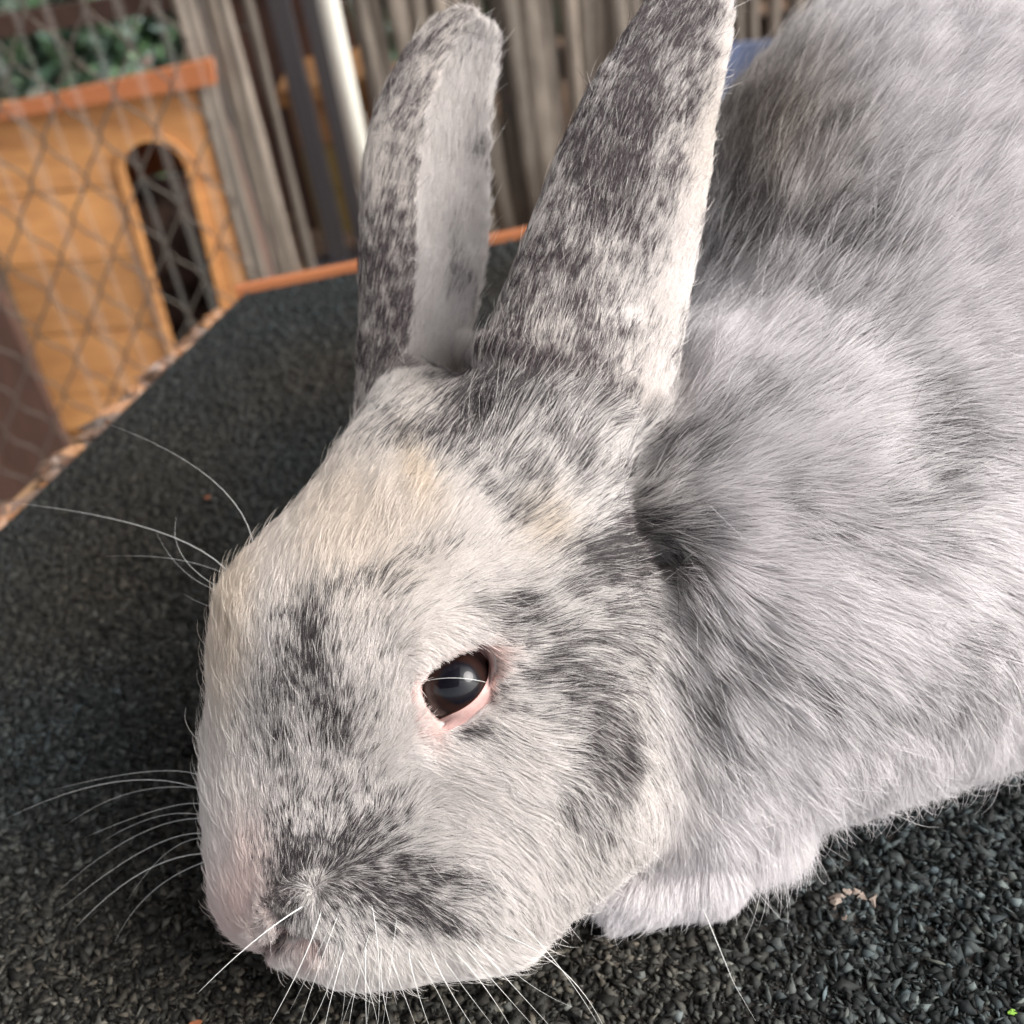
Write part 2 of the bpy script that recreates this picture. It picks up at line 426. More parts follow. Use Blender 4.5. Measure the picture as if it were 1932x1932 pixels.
for i, (a, rr) in enumerate([(195, 1), (208, 1.1), (222, 1.05), (232, .95), (245, 1), (262, 1.05), (275, 1.1), (290, .95), (300, .8), (325, 1.1), (350, 1), (120, .9), (170, 1)]):
    a = -a
    c = on_z(1612 + 38 * rr * math.cos(math.radians(a)), 1710 - 24 * rr * math.sin(math.radians(a)), .0006)
    s = .0005 + .0006 * rng.random()
    V = np.array([(1,0,0),(0,1,0),(-1,0,0),(0,-1,0),(0,0,.7),(0,0,-.7)], float) * s * (1 + .5 * rng.random((6, 1))) + s * .5 * rng.normal(size=(6, 3))
    mesh('fragment', V + c, [(0,1,4),(1,2,4),(2,3,4),(3,0,4),(1,0,5),(2,1,5),(3,2,5),(0,3,5)], M_crumb, cr)
flake('seed_husk', on_z(1908, 1913, .0005), .0010, M_green, 'tiny bright green leaf speck on the felt at the lower right corner', 'leaf speck', seedv=2)
flake('leaf_bit', on_z(392, 941, .0005), .0014, M_rust, 'tiny rust red speck lying on the felt left of the forehead', 'leaf speck', seedv=3)
flake('leaf_bit', on_z(371, 1934, .0005), .0013, M_rust, 'small orange leaf bit on the felt below the nose at the bottom edge', 'leaf speck', seedv=4)
COL.objects['seed_husk'].name = 'leaf_bit'

# ------------------------------------------------------------------ hutch with arched doorway
HY = 1.50
def xz(u, v, y=HY): p = on_y(u, v, y); return p[0], p[2]
hutch = empty('hutch', (-.515, HY, GZ), label='orange stained wooden hutch with an arched dark doorway behind the chain link', cat='hutch')
LEAN = math.radians(3.6)
hutch.rotation_euler = (0, LEAN, 0)
bpy.context.view_layer.update()
HI = hutch.matrix_world.inverted()
def hl(u, v):                                                     # picture point on the facade -> hutch frame
    p = HI @ Vector(on_y(u, v, HY)); return p.x, p.z
xl = hl(60, 650)[0]; xr = hl(425, 350)[0]; dl = hl(272, 460)[0]; dr = hl(378, 410)[0]; dtop = hl(290, 262)[1]
joints = [hl(111, 361)[1] + .11, hl(111, 361)[1], hl(101, 497)[1], hl(150, 628)[1]]
zb = .06; joints.append(joints[-1] - .105); joints = [hl(200, 175)[1] - .0] + joints
joints = sorted(set([round(j, 4) for j in joints] + [zb]), reverse=True)
joints = [j for i, j in enumerate(joints) if i == 0 or joints[i-1] - j > .03]
arch_r = (dr - dl) / 2; arch_z = dtop - arch_r; xc = (dl + dr) / 2
def half_board(x0, x1, z0, z1, side):
    """board from a wall edge to the doorway; its inner end follows the arch"""
    pts = []
    n = 9
    for i in range(n):
        z = z0 + (z1 - z0) * i / (n - 1)
        if z < arch_z: e = arch_r
        elif z < dtop: e = math.sqrt(max(arch_r**2 - (z - arch_z)**2, 0))
        else: e = -.0005
        pts.append((xc + side * (e + .0005), z))
    other = [(x0 if side < 0 else x1, z1), (x0 if side < 0 else x1, z0)]
    return pts + other
def slab(name, pts, y0, y1, m, parent, **k):
    n = len(pts); v = [(p[0], y0, p[1]) for p in pts] + [(p[0], y1, p[1]) for p in pts]
    f = [tuple(range(n)), tuple(reversed(range(n, 2*n)))] + [(i, n+i, n+(i+1) % n, (i+1) % n) for i in range(n)]
    me = bpy.data.meshes.new(name); me.from_pydata(v, [], f); me.materials.append(m); me.update()
    o = bpy.data.objects.new(name, me); COL.objects.link(o); o.parent = parent; return prop(o, **k)
for i in range(len(joints) - 1):
    z1, z0 = joints[i] - .0015, joints[i+1] + .0015
    m = M_orange
    if z0 < dtop:
        slab('plank', half_board(xl, xr, z0, z1, -1), 0, .014, m, hutch)
        slab('plank', half_board(xl, xr, z0, z1, 1), 0, .014, m, hutch)
    else:
        slab('plank', [(xl, z0), (xl, z1), (xr, z1), (xr, z0)], 0, .014, m, hutch)
# door frame strip
fr = []
for i in range(17):
    a = math.pi * (1 - i / 16); fr.append((xc + (arch_r + .008) * math.cos(a), arch_z + (arch_r + .008) * math.sin(a)))
fi = [(xc + (arch_r - .001) * math.cos(math.pi * i / 16), arch_z + (arch_r - .001) * math.sin(math.pi * i / 16)) for i in range(17)]
ring = [(fr[0][0], zb)] + fr + [(fr[-1][0], zb), (fi[0][0], zb)] + fi + [(fi[-1][0], zb)]
slab('door_frame', ring, -.008, -.0006, M_orange, hutch)
for name, x in (('corner_post', xl + .008), ('corner_post', xr - .008)):
    slab(name, [(x-.009, 0), (x-.009, joints[0]), (x+.009, joints[0]), (x+.009, 0)], .0145, .03, M_orange, hutch)
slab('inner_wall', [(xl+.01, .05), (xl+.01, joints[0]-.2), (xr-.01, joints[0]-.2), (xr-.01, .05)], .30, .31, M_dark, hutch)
for xa, xb in ((xr-.008, xr-.001), (xl, xl+.008)):
    sw = slab('side_wall', [(xa, .05), (xa, joints[0]-.014), (xb, joints[0]-.014), (xb, .05)], .031, .299, M_red, hutch)
    for vtx in sw.data.vertices:
        if vtx.co.y > .1 and vtx.co.z > .1: vtx.co.z -= .19
slab('floor_board', [(xl+.01, .035), (xl+.01, .05), (xr-.01, .05), (xr-.01, .035)], .031, .299, M_red, hutch)
rt = [hl(-60, 208), hl(405, 103), hl(412, 150), hl(-60, 228)]
slab('roof_trim', rt, -.03, -.011, M_trim, hutch)
rp = [(rt[0][0], rt[0][1]), (rt[1][0], rt[1][1]), (rt[1][0], rt[1][1] - .012), (rt[0][0], rt[0][1] - .012)]
rf = slab('roof', rp, -.0105, .30, M_trim, hutch)
for vtx in rf.data.vertices:
    if vtx.co.y > .1: vtx.co.z -= .20; vtx.co.x = min(vtx.co.x, xr - .06)

# brown timber screen left of the hutch
scr = empty('timber_screen', (-.86, 1.44, GZ), label='dark reddish brown upright boards at the left edge of the hutch', cat='screen')
e = xz(60, 660, 1.44)
for i in range(4):
    boxo('plank', (e[0] + .86 - .055 - i * .1, 0, .19), (.098, .02, .38), M_brown, scr, bev=.002)

# second hutch behind the poles
h2 = empty('hutch', (-.27, 2.35, GZ), label='yellow and orange boarded hutch half hidden behind the two poles', cat='hutch')
x0 = on_y(560, 250, 2.35)[0] + .27; x1 = on_y(712, 250, 2.35)[0] + .27
zt = on_y(600, 185, 2.35)[2] - GZ
for i in range(7):
    a = zt - i * .10; z = a - .049
    if z < .06: break
    boxo('plank', ((x0 + x1) / 2, 0, z), (x1 - x0, .02, .096), M_yellow if i > 0 else M_orange, h2, bev=.002)
boxo('roof', ((x0 + x1) / 2, .12, zt + .020), (x1 - x0 + .03, .34, .036), M_orange, h2, bev=.004)
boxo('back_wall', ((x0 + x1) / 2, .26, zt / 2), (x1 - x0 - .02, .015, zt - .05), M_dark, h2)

# red-brown shed boards behind the stakes
shed = empty('shed', (-.37, 2.62, GZ), label='dark red brown boarded shed wall seen between grey stakes', cat='shed')
for i in range(6):
    boxo('plank', (0, 0, .07 + i * .11), (.36, .02, .107), M_red, shed, bev=.002)

# ------------------------------------------------------------------ stake fence
def stake_mesh(wd, ht, seedv):
    rg = np.random.default_rng(seedv); v = []; f = []; nr = 9; ns = 7
    ph = rg.random() * 6
    for j in range(nr):
        z = ht * j / (nr - 1); ox = .006 * math.sin(ph + j * .9); ws = wd * (1 + .12 * rg.normal())
        for i in range(ns):
            a = math.pi * 2 * i / ns; v.append((ox + ws / 2 * math.cos(a), ws * .35 * math.sin(a), z))
    for j in range(nr - 1):
        for i in range(ns):
            a = j*ns + i; bq = j*ns + (i+1) % ns; f.append((a, bq, bq+ns, a+ns))
    f.append(tuple(reversed(range(ns)))); f.append(tuple(range((nr-1)*ns, nr*ns)))
    me = bpy.data.meshes.new('stake'); me.from_pydata(v, [], f); me.materials.append(M_grey); me.polygons.foreach_set('use_smooth', [True]*len(f)); me.update(); return me
SM = [stake_mesh(.040 + .006 * k, 1.5 + .03 * k, k) for k in range(5)]
sf = empty('stake_fence', (.6, 2.2, GZ), label='tall fence of close set weathered grey brown stakes behind the ears', cat='fence')
x = on_y(700, 150, 2.2)[0] - .6; k = 0
while x < 1.7:
    o = bpy.data.objects.new('stake', SM[k % 5]); COL.objects.link(o); o.parent = sf
    o.location = (x, .008 * math.sin(k * 2.1), 0); o.rotation_euler = (0, random.uniform(-.012, .012), random.uniform(0, 6)); x += random.uniform(.030, .044); k += 1
for z in (.35, 1.0):
    boxo('rail', (.5, .05, z), (2.2, .03, .06), M_brown, sf)
sf2 = empty('stake_fence', (-.30, 1.50, GZ), label='close row of rough grey stakes against the right side of the arched hutch', cat='fence')
for u0, wdt, dy in ((415, .34, 0), (430, .40, .02), (446, .36, .005), (462, .42, .04), (480, .34, .02), (497, .30, .06), (514, .26, .09)):
    o = bpy.data.objects.new('stake', SM[int(u0) % 5]); COL.objects.link(o); o.parent = sf2
    o.location = (on_y(u0, 330, 1.50)[0] + .30, dy, 0); o.scale = (wdt, wdt, .75); o.rotation_euler = (0, random.uniform(-.01, .02), 0)
# thin leafy boundary fence rail, upper left
rl = empty('rail_fence', (-1.3, 2.5, GZ), label='dark wooden rail on posts in front of the green shrubs', cat='fence')
zr = on_y(150, 25, 2.5)[2] - GZ
boxo('rail', (0, 0, zr), (1.9, .03, .045), M_brown, rl)
boxo('post', (-.7, .04, (zr + .05) / 2), (.05, .05, zr + .05), M_brown, rl); boxo('post', (.93, .04, (zr + .05) / 2), (.05, .05, zr + .05), M_brown, rl)

# ------------------------------------------------------------------ poles
def tube(name, pts, rad, m, parent=None, n=8, **k):
    pts = np.array(pts, float); rad = np.broadcast_to(rad, len(pts)); v = []; f = []
    tg = np.gradient(pts, axis=0); tg /= np.linalg.norm(tg, axis=1, keepdims=True)
    up = np.array([0.123, .31, .94]); a = np.cross(tg[0], up); a /= np.linalg.norm(a)
    for i, (p, t_) in enumerate(zip(pts, tg)):
        a = a - t_ * (a @ t_); a /= np.linalg.norm(a); bb = np.cross(t_, a)
        for j in range(n):
            th = 2 * math.pi * j / n; v.append(p + rad[i] * (a * math.cos(th) + bb * math.sin(th)))
    for i in range(len(pts) - 1):
        for j in range(n):
            q0 = i*n + j; q1 = i*n + (j+1) % n; f.append((q0, q1, q1+n, q0+n))
    f.append(tuple(reversed(range(n)))); f.append(tuple(range((len(pts)-1)*n, len(pts)*n)))
    return mesh(name, v, f, m, parent, smooth=True, **k)
PY = on_z(640, 497, GZ)[1]; pxp = on_y(585, 250, PY)[0]
pole = empty('metal_post', (pxp, PY, GZ), label='dark grey square edged steel post on a small foot plate', cat='post')
boxo('shaft', (0, 0, 1.0), (.044, .036, 1.98), M_pole, pole, bev=.005)
boxo('foot_plate', (0, 0, .006), (.11, .09, .012), M_pole, pole, bev=.002)
p2 = empty('pole', (on_y(650, 150, 1.9)[0], 1.9, GZ), label='round cream painted pole standing beside the dark steel post', cat='pole')
tube('shaft', [(p2.location.x, 1.9, GZ + z) for z in (0, .5, 1, 1.5, 2)], .018, M_cream, p2, n=20)
p3 = empty('metal_post', (on_y(617, 150, 1.97)[0], 1.97, GZ), label='narrow black upright right behind the cream pole', cat='post')
boxo('shaft', (0, 0, 1.0), (.030, .02, 2.0), M_pole, p3, bev=.002)

# unseen board roof, added overhead to shade the left of the yard
can = empty('added_canopy', (-1.2, .1, 1.36), label='added boarded roof out of view, shading the left side of the yard', cat='added_canopy')
for i in range(15):
    boxo('plank', (-1.2 + i * .2, 0, .0), (.196, 3.9, .02), M_grey, can)
# blue tub beyond the back
bu = empty('bucket', (on_y(1400, 110, 1.6)[0], 1.6, GZ), label='blue plastic tub glimpsed between the near ear and the back', cat='bucket')
v = []; f = []; nn_ = 24; zc = on_y(1390, 128, 1.6)[2] - GZ
for (r_, z_) in ((.13, 0), (.16, zc - .01), (.168, zc - .01), (.168, zc), (.155, zc), (.125, .01)):
    for j in range(nn_): a = 2*math.pi*j/nn_; v.append((bu.location.x + r_*math.cos(a), 1.6 + r_*math.sin(a), GZ + z_))
for i in range(5):
    for j in range(nn_): f.append((i*nn_+j, i*nn_+(j+1) % nn_, (i+1)*nn_+(j+1) % nn_, (i+1)*nn_+j))
f.append(tuple(reversed(range(nn_)))); f.append(tuple(range(5*nn_, 6*nn_)))
mesh('shell', v, f, M_blue, bu, smooth=False)

# ------------------------------------------------------------------ chain link
CY = .95
cl = empty('chain_link_fence', (-.5, CY, GZ), label='galvanised chain link panel in front of the arched hutch', cat='fence')
n0 = np.array(xz(107, 185, CY)); cw = abs(np.array(xz(213, 167, CY))[0] - n0[0]); ch = cw * 1.42
sl_ = math.radians(3.0)
for i in range(-7, 12):
    pts = []
    for j in range(-6, 13):
        for s in np.linspace(0, 1, 4)[:-1]:
            tt = j + s; ph = tt % 2; tri = ph if ph < 1 else 2 - ph
            tri = min(max((tri - .06) / .88, 0), 1)
            x = i * cw / 2 * 2 + (tri * cw / 2 if True else 0); z = -tt * ch / 2
            pts.append((n0[0] + x * 1.0 + z * math.sin(sl_) * 0, CY + (.0035 if tri > .5 else -.0035), n0[1] + z - x * math.sin(sl_)))
    pts = [p for p in pts if GZ < p[2] < .45]
    if max(p[0] for p in pts) < on_y(430, 300, CY)[0]: tube('wire', pts, .0011, M_wire, cl, n=5)
for i in range(-7, 12):
    pts = []
    for j in range(-6, 13):
        for s in np.linspace(0, 1, 4)[:-1]:
            tt = j + s; ph = tt % 2; tri = ph if ph < 1 else 2 - ph
            tri = min(max((tri - .06) / .88, 0), 1)
            x = i * cw - tri * cw / 2; z = -tt * ch / 2
            pts.append((n0[0] + x, CY + (-.0035 if tri > .5 else .0035), n0[1] + z - x * math.sin(sl_)))
    pts = [p for p in pts if GZ < p[2] < .45]
    if max(p[0] for p in pts) < on_y(430, 300, CY)[0]: tube('wire', pts, .0011, M_wire, cl, n=5)
# hanging clear strips
st = empty('strip_curtain', (-.5, 1.15, .45), label='thin clear plastic strips hanging upright in front of shrubs and hutch', cat='curtain')
for u0 in (-110, -30, 30, 95, 165, 232, 300, 345, 380):
    x = on_y(u0 + 30, 100, 1.15)[0]; wd = random.uniform(.004, .011)
    v, f = box((x - wd/2, 1.15 + random.uniform(-.004, .004), -.08), (wd, .001, 1.05)); mesh('strip', v, f, M_cord, st)

# ------------------------------------------------------------------ shrubs behind the rail
def shrub(loc, rad, n, label, seedv, ls=.03):
    rg = np.random.default_rng(seedv); root = empty('shrub', (loc[0], loc[1], GZ), label=label, cat='shrub', group='leafy shrubs beyond the rail')
    d = rg.normal(size=(n, 3)); d /= np.linalg.norm(d, axis=1, keepdims=True); r = rg.random(n) ** .4
    c = np.array(loc) + d * r[:, None] * np.array(rad) * (1 + .25 * np.sin(5 * d[:, :1] + 3 * d[:, 1:2] + seedv))
    a = rg.normal(size=(n, 3)); a /= np.linalg.norm(a, axis=1, keepdims=True); b_ = np.cross(a, rg.normal(size=(n, 3))); b_ /= np.linalg.norm(b_, axis=1, keepdims=True)
    s = ls * (.5 + rg.random((n, 1)))
    V = np.stack([c - a*s, c + b_*s*.42 - a*s*.1, c + a*s, c - b_*s*.42 - a*s*.1], 1).reshape(-1, 3)
    pal = np.array([(.10, .20, .09), (.16, .28, .16), (.07, .13, .08), (.20, .34, .18), (.26, .36, .32), (.14, .22, .17)])
    cc = pal[rg.integers(0, 6, n)] * (.6 + .8 * rg.random((n, 1)))
    fl = rg.random(n) < .012; cc[fl] = (.45, .20, .18); fl = rg.random(n) < .02; cc[fl] = (.6, .6, .5)
    o = mesh('crown', V, np.arange(4*n).reshape(-1, 4), M_leaf, root, kind='stuff'); color_attr(o.data, np.repeat(cc, 4, 0))
    for k in range(4):
        a = rg.random() * 6.28
        tube('trunk' if k == 0 else 'branch', [(loc[0] + .01*k, loc[1], GZ), (loc[0] + .1*math.cos(a), loc[1] + .1*math.sin(a), (GZ + loc[2]) / 2), (loc[0] + .4*rad[0]*math.cos(a), loc[1] + .4*rad[1]*math.sin(a), loc[2] + .3*rad[2])], (.02, .013, .005), M_brown, root, n=6)
shrub((-1.65, 3.0, .0), (.55, .4, .75), 9000, 'broad leaved green shrub behind the rail, leftmost', 1, .035)
shrub((-1.05, 3.1, -.05), (.5, .4, .7), 9000, 'dense blue green shrub above the hutch roof', 2, .03)
shrub((-.62, 3.3, -.1), (.4, .35, .75), 6000, 'darker shrub partly hidden by the grey stakes', 3, .028)
shrub((-2.3, 3.6, .1), (.7, .5, .9), 9000, 'tall dark shrub beyond the leftmost one', 4, .04)
hv = empty('hedge', (-1, 4.6, GZ), label='dark green hedge closing off the yard behind the shrubs', cat='hedge')
rg = np.random.default_rng(9); n = 26000; c = np.stack([rg.uniform(-6, 5, n), 4.6 + rg.uniform(-.25, .25, n), rg.uniform(GZ, 1.6, n)], 1)
a = rg.normal(size=(n, 3)); a /= np.linalg.norm(a, axis=1, keepdims=True); b_ = np.cross(a, rg.normal(size=(n, 3))); b_ /= np.linalg.norm(b_, axis=1, keepdims=True); s = .05 * (.6 + rg.random((n, 1)))
V = np.stack([c - a*s, c + b_*s*.6, c + a*s, c - b_*s*.6], 1).reshape(-1, 3)
o = mesh('foliage', V, np.arange(4*n).reshape(-1, 4), M_leaf, hv, kind='stuff'); color_attr(o.data, np.repeat(np.array([.05, .10, .05]) * (.5 + rg.random((n, 1))), 4, 0))

# ------------------------------------------------------------------ rabbit body (one continuous mesh)
EXTRA = [('b', (930,880,-320,120), None, .02), ('c', (1010,1010,-335,190), (1068,835,-292,118), .022), ('b', (1195,925,-395,85), None, .015), ('c', (775,890,-470,100), (778,775,-540,82), .018)]
HEAD += EXTRA
EYE_UV = (858, 1291)
OUT = [(498,860),(512,770),(560,680),(640,600),(750,530),(870,470),(990,410),(1110,352),(1215,318),(1290,335),(1335,400),(1360,500),(1372,610),(1365,720),(1335,810),(1285,910),(1210,1010),(1110,1100),(1000,1170),(880,1225),(780,1268),(715,1285),(650,1250),(590,1180),(545,1090),(512,985)]
OUT = np.array([((1300 + x * .2588) / 1.795, (2100 + y * .2588) / 1.795) for x, y in OUT])
ec = OUT.mean(0)
def eye_dist(u, v):
    x = u - ec[0]; y = v - ec[1]; la = np.arctan2(OUT[:, 1] - ec[1], OUT[:, 0] - ec[0]); lr = np.hypot(OUT[:, 0] - ec[0], OUT[:, 1] - ec[1]); o_ = np.argsort(la)
    return np.hypot(x, y) - np.interp(np.arctan2(y, x), la[o_], lr[o_], period=2 * math.pi)
def march(u, v, fn, d0=.10, d1=.45):
    dr_ = ray(u, v); t = np.arange(d0, d1, .0004); X = CAM + t[:, None] * dr_; q = fn(X)
    i = np.argmax(q < 0); return t[i] if q[i] < 0 else None
De = march(EYE_UV[0], EYE_UV[1], field)
w_s = (D0 - De) / PX; EYE_R = 74 * De / FP
EYE_C = PD(EYE_UV[0] + 1, EYE_UV[1] - 1, De + EYE_R * .86)
DE = proj(EYE_C)[2] - EYE_R
def fclip(X):
    d = field_clip(X)
    e = np.sqrt(((X - EYE_C) ** 2).sum(1)) - EYE_R * 1.0
    return np.maximum(d, -e)
bv, bf = surface_nets(np.array([-.10,.0,-.004]), np.array([.40,.54,.23]), .0025, fclip)
V1, F1, SH1 = ear_mesh(EAR_NEAR, -20, 215, .0011, 1); V2, F2, SH2 = ear_mesh(EAR_FAR, -20, -262, .0011, 1)
M_skin, t, b = attr_mat('rabbit undercoat', 'tint', .8, .2)
allV = list(map(tuple, bv)) + list(map(tuple, V1)) + list(map(tuple, V2)); n1 = len(bv); n2 = n1 + len(V1)
allF = [tuple(int(i) for i in f) for f in bf] + [tuple(i + n1 for i in f) for f in F1] + [tuple(i + n2 for i in f) for f in F2]
body_c = P(1300, 1300, -500)
rab = empty('rabbit', (body_c[0], body_c[1], 0), label='large grey and white mottled rabbit with upright ears, head lowered towards the felt', cat='rabbit')
tmp = mesh('tmp', allV, allF, None)
md = tmp.modifiers.new('r', 'REMESH'); md.mode = 'VOXEL'; md.voxel_size = .00115; md.use_smooth_shade = True
sm = tmp.modifiers.new('s', 'SMOOTH'); sm.factor = .5; sm.iterations = 3
bpy.context.view_layer.update()
dg = bpy.context.evaluated_depsgraph_get()
bme = bpy.data.meshes.new_from_object(tmp.evaluated_get(dg)); bpy.data.objects.remove(tmp)
bm_ = bmesh.new(); bm_.from_mesh(bme); bm_.verts.ensure_lookup_table(); seen = np.zeros(len(bm_.verts), bool); best = []
for v0 in range(len(bm_.verts)):
    if seen[v0]: continue
    st_ = [v0]; seen[v0] = True; isl = []
    while st_:
        q = st_.pop(); isl.append(q)
        for e_ in bm_.verts[q].link_edges:
            o_ = e_.other_vert(bm_.verts[q]).index
            if not seen[o_]: seen[o_] = True; st_.append(o_)
    if len(isl) > len(best): best = isl
    if len(best) > len(seen) / 2: break
kp = np.zeros(len(bm_.verts), bool); kp[best] = True
bmesh.ops.delete(bm_, geom=[v for v in bm_.verts if not kp[v.index]], context='VERTS'); bm_.to_mesh(bme); bm_.free()
print('body verts', len(bme.vertices))
bme.name = 'body'; bme.materials.clear(); bme.materials.append(M_skin)
body = bpy.data.objects.new('body', bme); COL.objects.link(body); body.parent = rab
def under(o): o.parent = rab; o.matrix_parent_inverse = Matrix.Translation((-body_c[0], -body_c[1], 0)); return o
under(body)
nv = len(bme.vertices)
_c = np.empty(nv * 3, np.float32); bme.vertices.foreach_get('co', _c); _c = _c.reshape(-1, 3).astype(float)
_n = np.empty(nv * 3, np.float32); bme.vertex_normals.foreach_get('vector', _n); _n = _n.reshape(-1, 3).astype(float)
_u, _v, _d = proj(_c); facing = ((CAM - _c) * _n).sum(1) > -.1
def groove(pts, wd, depth):
    global _c
    g = np.zeros(nv); pts = np.array(pts, float)
    for a_, b_2 in zip(pts[:-1], pts[1:]):
        ab = b_2 - a_; t_ = np.clip(((_u - a_[0]) * ab[0] + (_v - a_[1]) * ab[1]) / (ab @ ab), 0, 1)
        q = np.hypot(_u - a_[0] - t_ * ab[0], _v - a_[1] - t_ * ab[1]); g = np.maximum(g, np.exp(-(q / wd) ** 2))
    g *= facing * (_d < .25)
    _c = _c - _n * (g * depth)[:, None]; return g
_ed = eye_dist(_u, _v); opening = np.clip((4 - _ed) / 6, 0, 1) * (_d < DE + .02) * facing
_c = _c + F * (opening * .0075)[:, None]
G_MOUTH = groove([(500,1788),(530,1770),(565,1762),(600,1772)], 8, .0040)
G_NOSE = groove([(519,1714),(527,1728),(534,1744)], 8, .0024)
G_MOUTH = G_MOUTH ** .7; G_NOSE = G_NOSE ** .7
G_NECK = groove([(1225,850),(1200,930),(1215,1010),(1250,1060)], 28, .0080)
_e = np.empty(len(bme.edges) * 2, np.int32); bme.edges.foreach_get('vertices', _e); _e = _e.reshape(-1, 2)
mk = np.exp(-(((_u - 1060) / 170) ** 2 + ((_v - 820 - (_u - 1050) * .30) / 90) ** 2) ** 2) + np.exp(-(((_u - 775) / 100) ** 2 + ((_v - 800) / 45) ** 2) ** 2)
mk = np.clip(mk, 0, 1) * (_d < .30) * facing
for _ in range(28):                                                # soften the crease at the ear roots
    a_ = np.zeros_like(_c); ct = np.zeros(nv)
    for k in (0, 1):
        for ax in range(3): a_[:, ax] += np.bincount(_e[:, k], _c[_e[:, 1 - k], ax], nv)
        ct += np.bincount(_e[:, k], minlength=nv)
    _c += (a_ / np.maximum(ct, 1)[:, None] - _c) * (.6 * mk)[:, None]
bme.vertices.foreach_set('co', _c.astype(np.float32).ravel()); bme.update()
VC = np.empty(nv * 3, np.float32); bme.vertices.foreach_get('co', VC); VC = VC.reshape(-1, 3).astype(float)
VN = np.empty(nv * 3, np.float32); bme.vertex_normals.foreach_get('vector', VN); VN = VN.reshape(-1, 3).astype(float)
bme.calc_loop_triangles(); TR = np.empty(len(bme.loop_triangles) * 3, np.int32); bme.loop_triangles.foreach_get('vertices', TR); TR = TR.reshape(-1, 3)
bvh = BVHTree.FromPolygons([tuple(v) for v in VC], [tuple(int(i) for i in f) for f in TR])
VU, VV, VD = proj(VC)

# regions: 0 head 1 body 2 near ear 3 far ear (outer) 4 far ear (inner)
dh = sdf_group(VC, HEAD); db = sdf_group(VC, BODY)
reg = np.where(dh < db, 0, 1)
wb = np.clip(.5 + (dh - db) / .016, 0, 1)                          # body weight
ear_dir = np.zeros((nv, 3)); ear_w = np.zeros(nv); ear_s = np.zeros(nv); ear_x = np.zeros(nv)
near_nodes = []
for rid, SH in ((2, SH1), (3, SH2)):
    T = np.gradient(SH, axis=0); T /= np.linalg.norm(T, axis=2, keepdims=True)
    Lt = np.gradient(SH, axis=1); Lt /= np.linalg.norm(Lt, axis=2, keepdims=True)
    Nn = np.cross(Lt, T)
    kd = KDTree(SH.shape[0] * SH.shape[1]); flat = SH.reshape(-1, 3)
    for i, p in enumerate(flat): kd.insert(p, i)
    kd.balance()
    lo = flat.min(0) - .004; hi = flat.max(0) + .004
    cand = np.where(((VC > lo) & (VC < hi)).all(1))[0]
    for i in cand:
        co, idx, dist = kd.find(VC[i])
        if dist < .0034:
            j, k = divmod(idx, SH.shape[1]); wgt = min(1, max(0, (.0034 - dist) / .001)) * min(1, max(0, (j / SH.shape[0] - .05) / .12 + .15))
            if min(dh[i], db[i]) < -.001: continue
            inner = ((VC[i] - flat[idx]) @ Nn[j, k])
            e = (k / (SH.shape[1] - 1)) * 2 - 1
            r_ = rid if not (rid == 3 and inner * (-1 if rid == 3 else 1) > 0) else 4
            if wgt > ear_w[i]:
                ear_w[i] = wgt; reg[i] = r_; ear_s[i] = j / (SH.shape[0] - 1); ear_x[i] = e
                ear_dir[i] = T[j, k] + Lt[j, k] * (.28 * e if rid == 3 else -.45 * max(0, -e + .1) )

# flow of the coat, in picture-frame directions du,dv at control points
FL_HEAD = [(450,1690,0,-1),(420,1500,-.05,-1),(430,1300,0,-1),(450,1120,.15,-1),(520,980,.3,-1),(620,880,.3,-1),(700,980,.3,-1),(600,1100,.25,-1),(560,1300,.1,-1),
 (620,1450,.15,-1),(700,1250,.3,-1),(730,1380,.1,-1),(760,1180,.6,-.9),(830,1130,.9,-.35),(800,1215,.8,.5),(850,1212,.9,.42),(900,1208,.95,.3),(960,1170,.95,-.15),(800,1000,.45,-.9),(900,1000,.6,-.75),
 (1000,1050,.8,-.5),(1100,1100,.95,-.2),(1000,1200,1,-.05),(1000,1300,1,.1),(1100,1250,.95,.25),(1180,1200,.9,.3),(1200,1350,.7,.7),(1120,1400,.75,.65),(1000,1400,.9,.45),
 (900,1420,.95,.3),(800,1430,.55,.2),(770,1480,.3,-.3),(850,1520,.9,.35),(950,1520,.75,.6),(1050,1520,.55,.85),(1150,1520,.5,.9),(950,1650,.6,.8),(1020,1660,.5,.9),(700,1530,.25,-1),(600,1560,0,-1),
 (550,1640,-.25,-1),(600,1640,.1,-1),(640,1600,.3,-1),(700,1590,.75,-.6),(700,1650,.85,.1),(640,1680,.6,.5),(780,1610,.95,-.05),(860,1640,.9,.3),(650,1720,.4,.8),(750,1700,.7,.6),(560,1700,-.2,.5),(600,1780,.1,1),(700,1800,.3,1),(820,1770,.6,.7),
 (900,850,.3,-1),(1000,850,.5,-.85),(1100,900,.7,-.6),(1180,1000,.9,-.3),(740,880,.25,-1)]
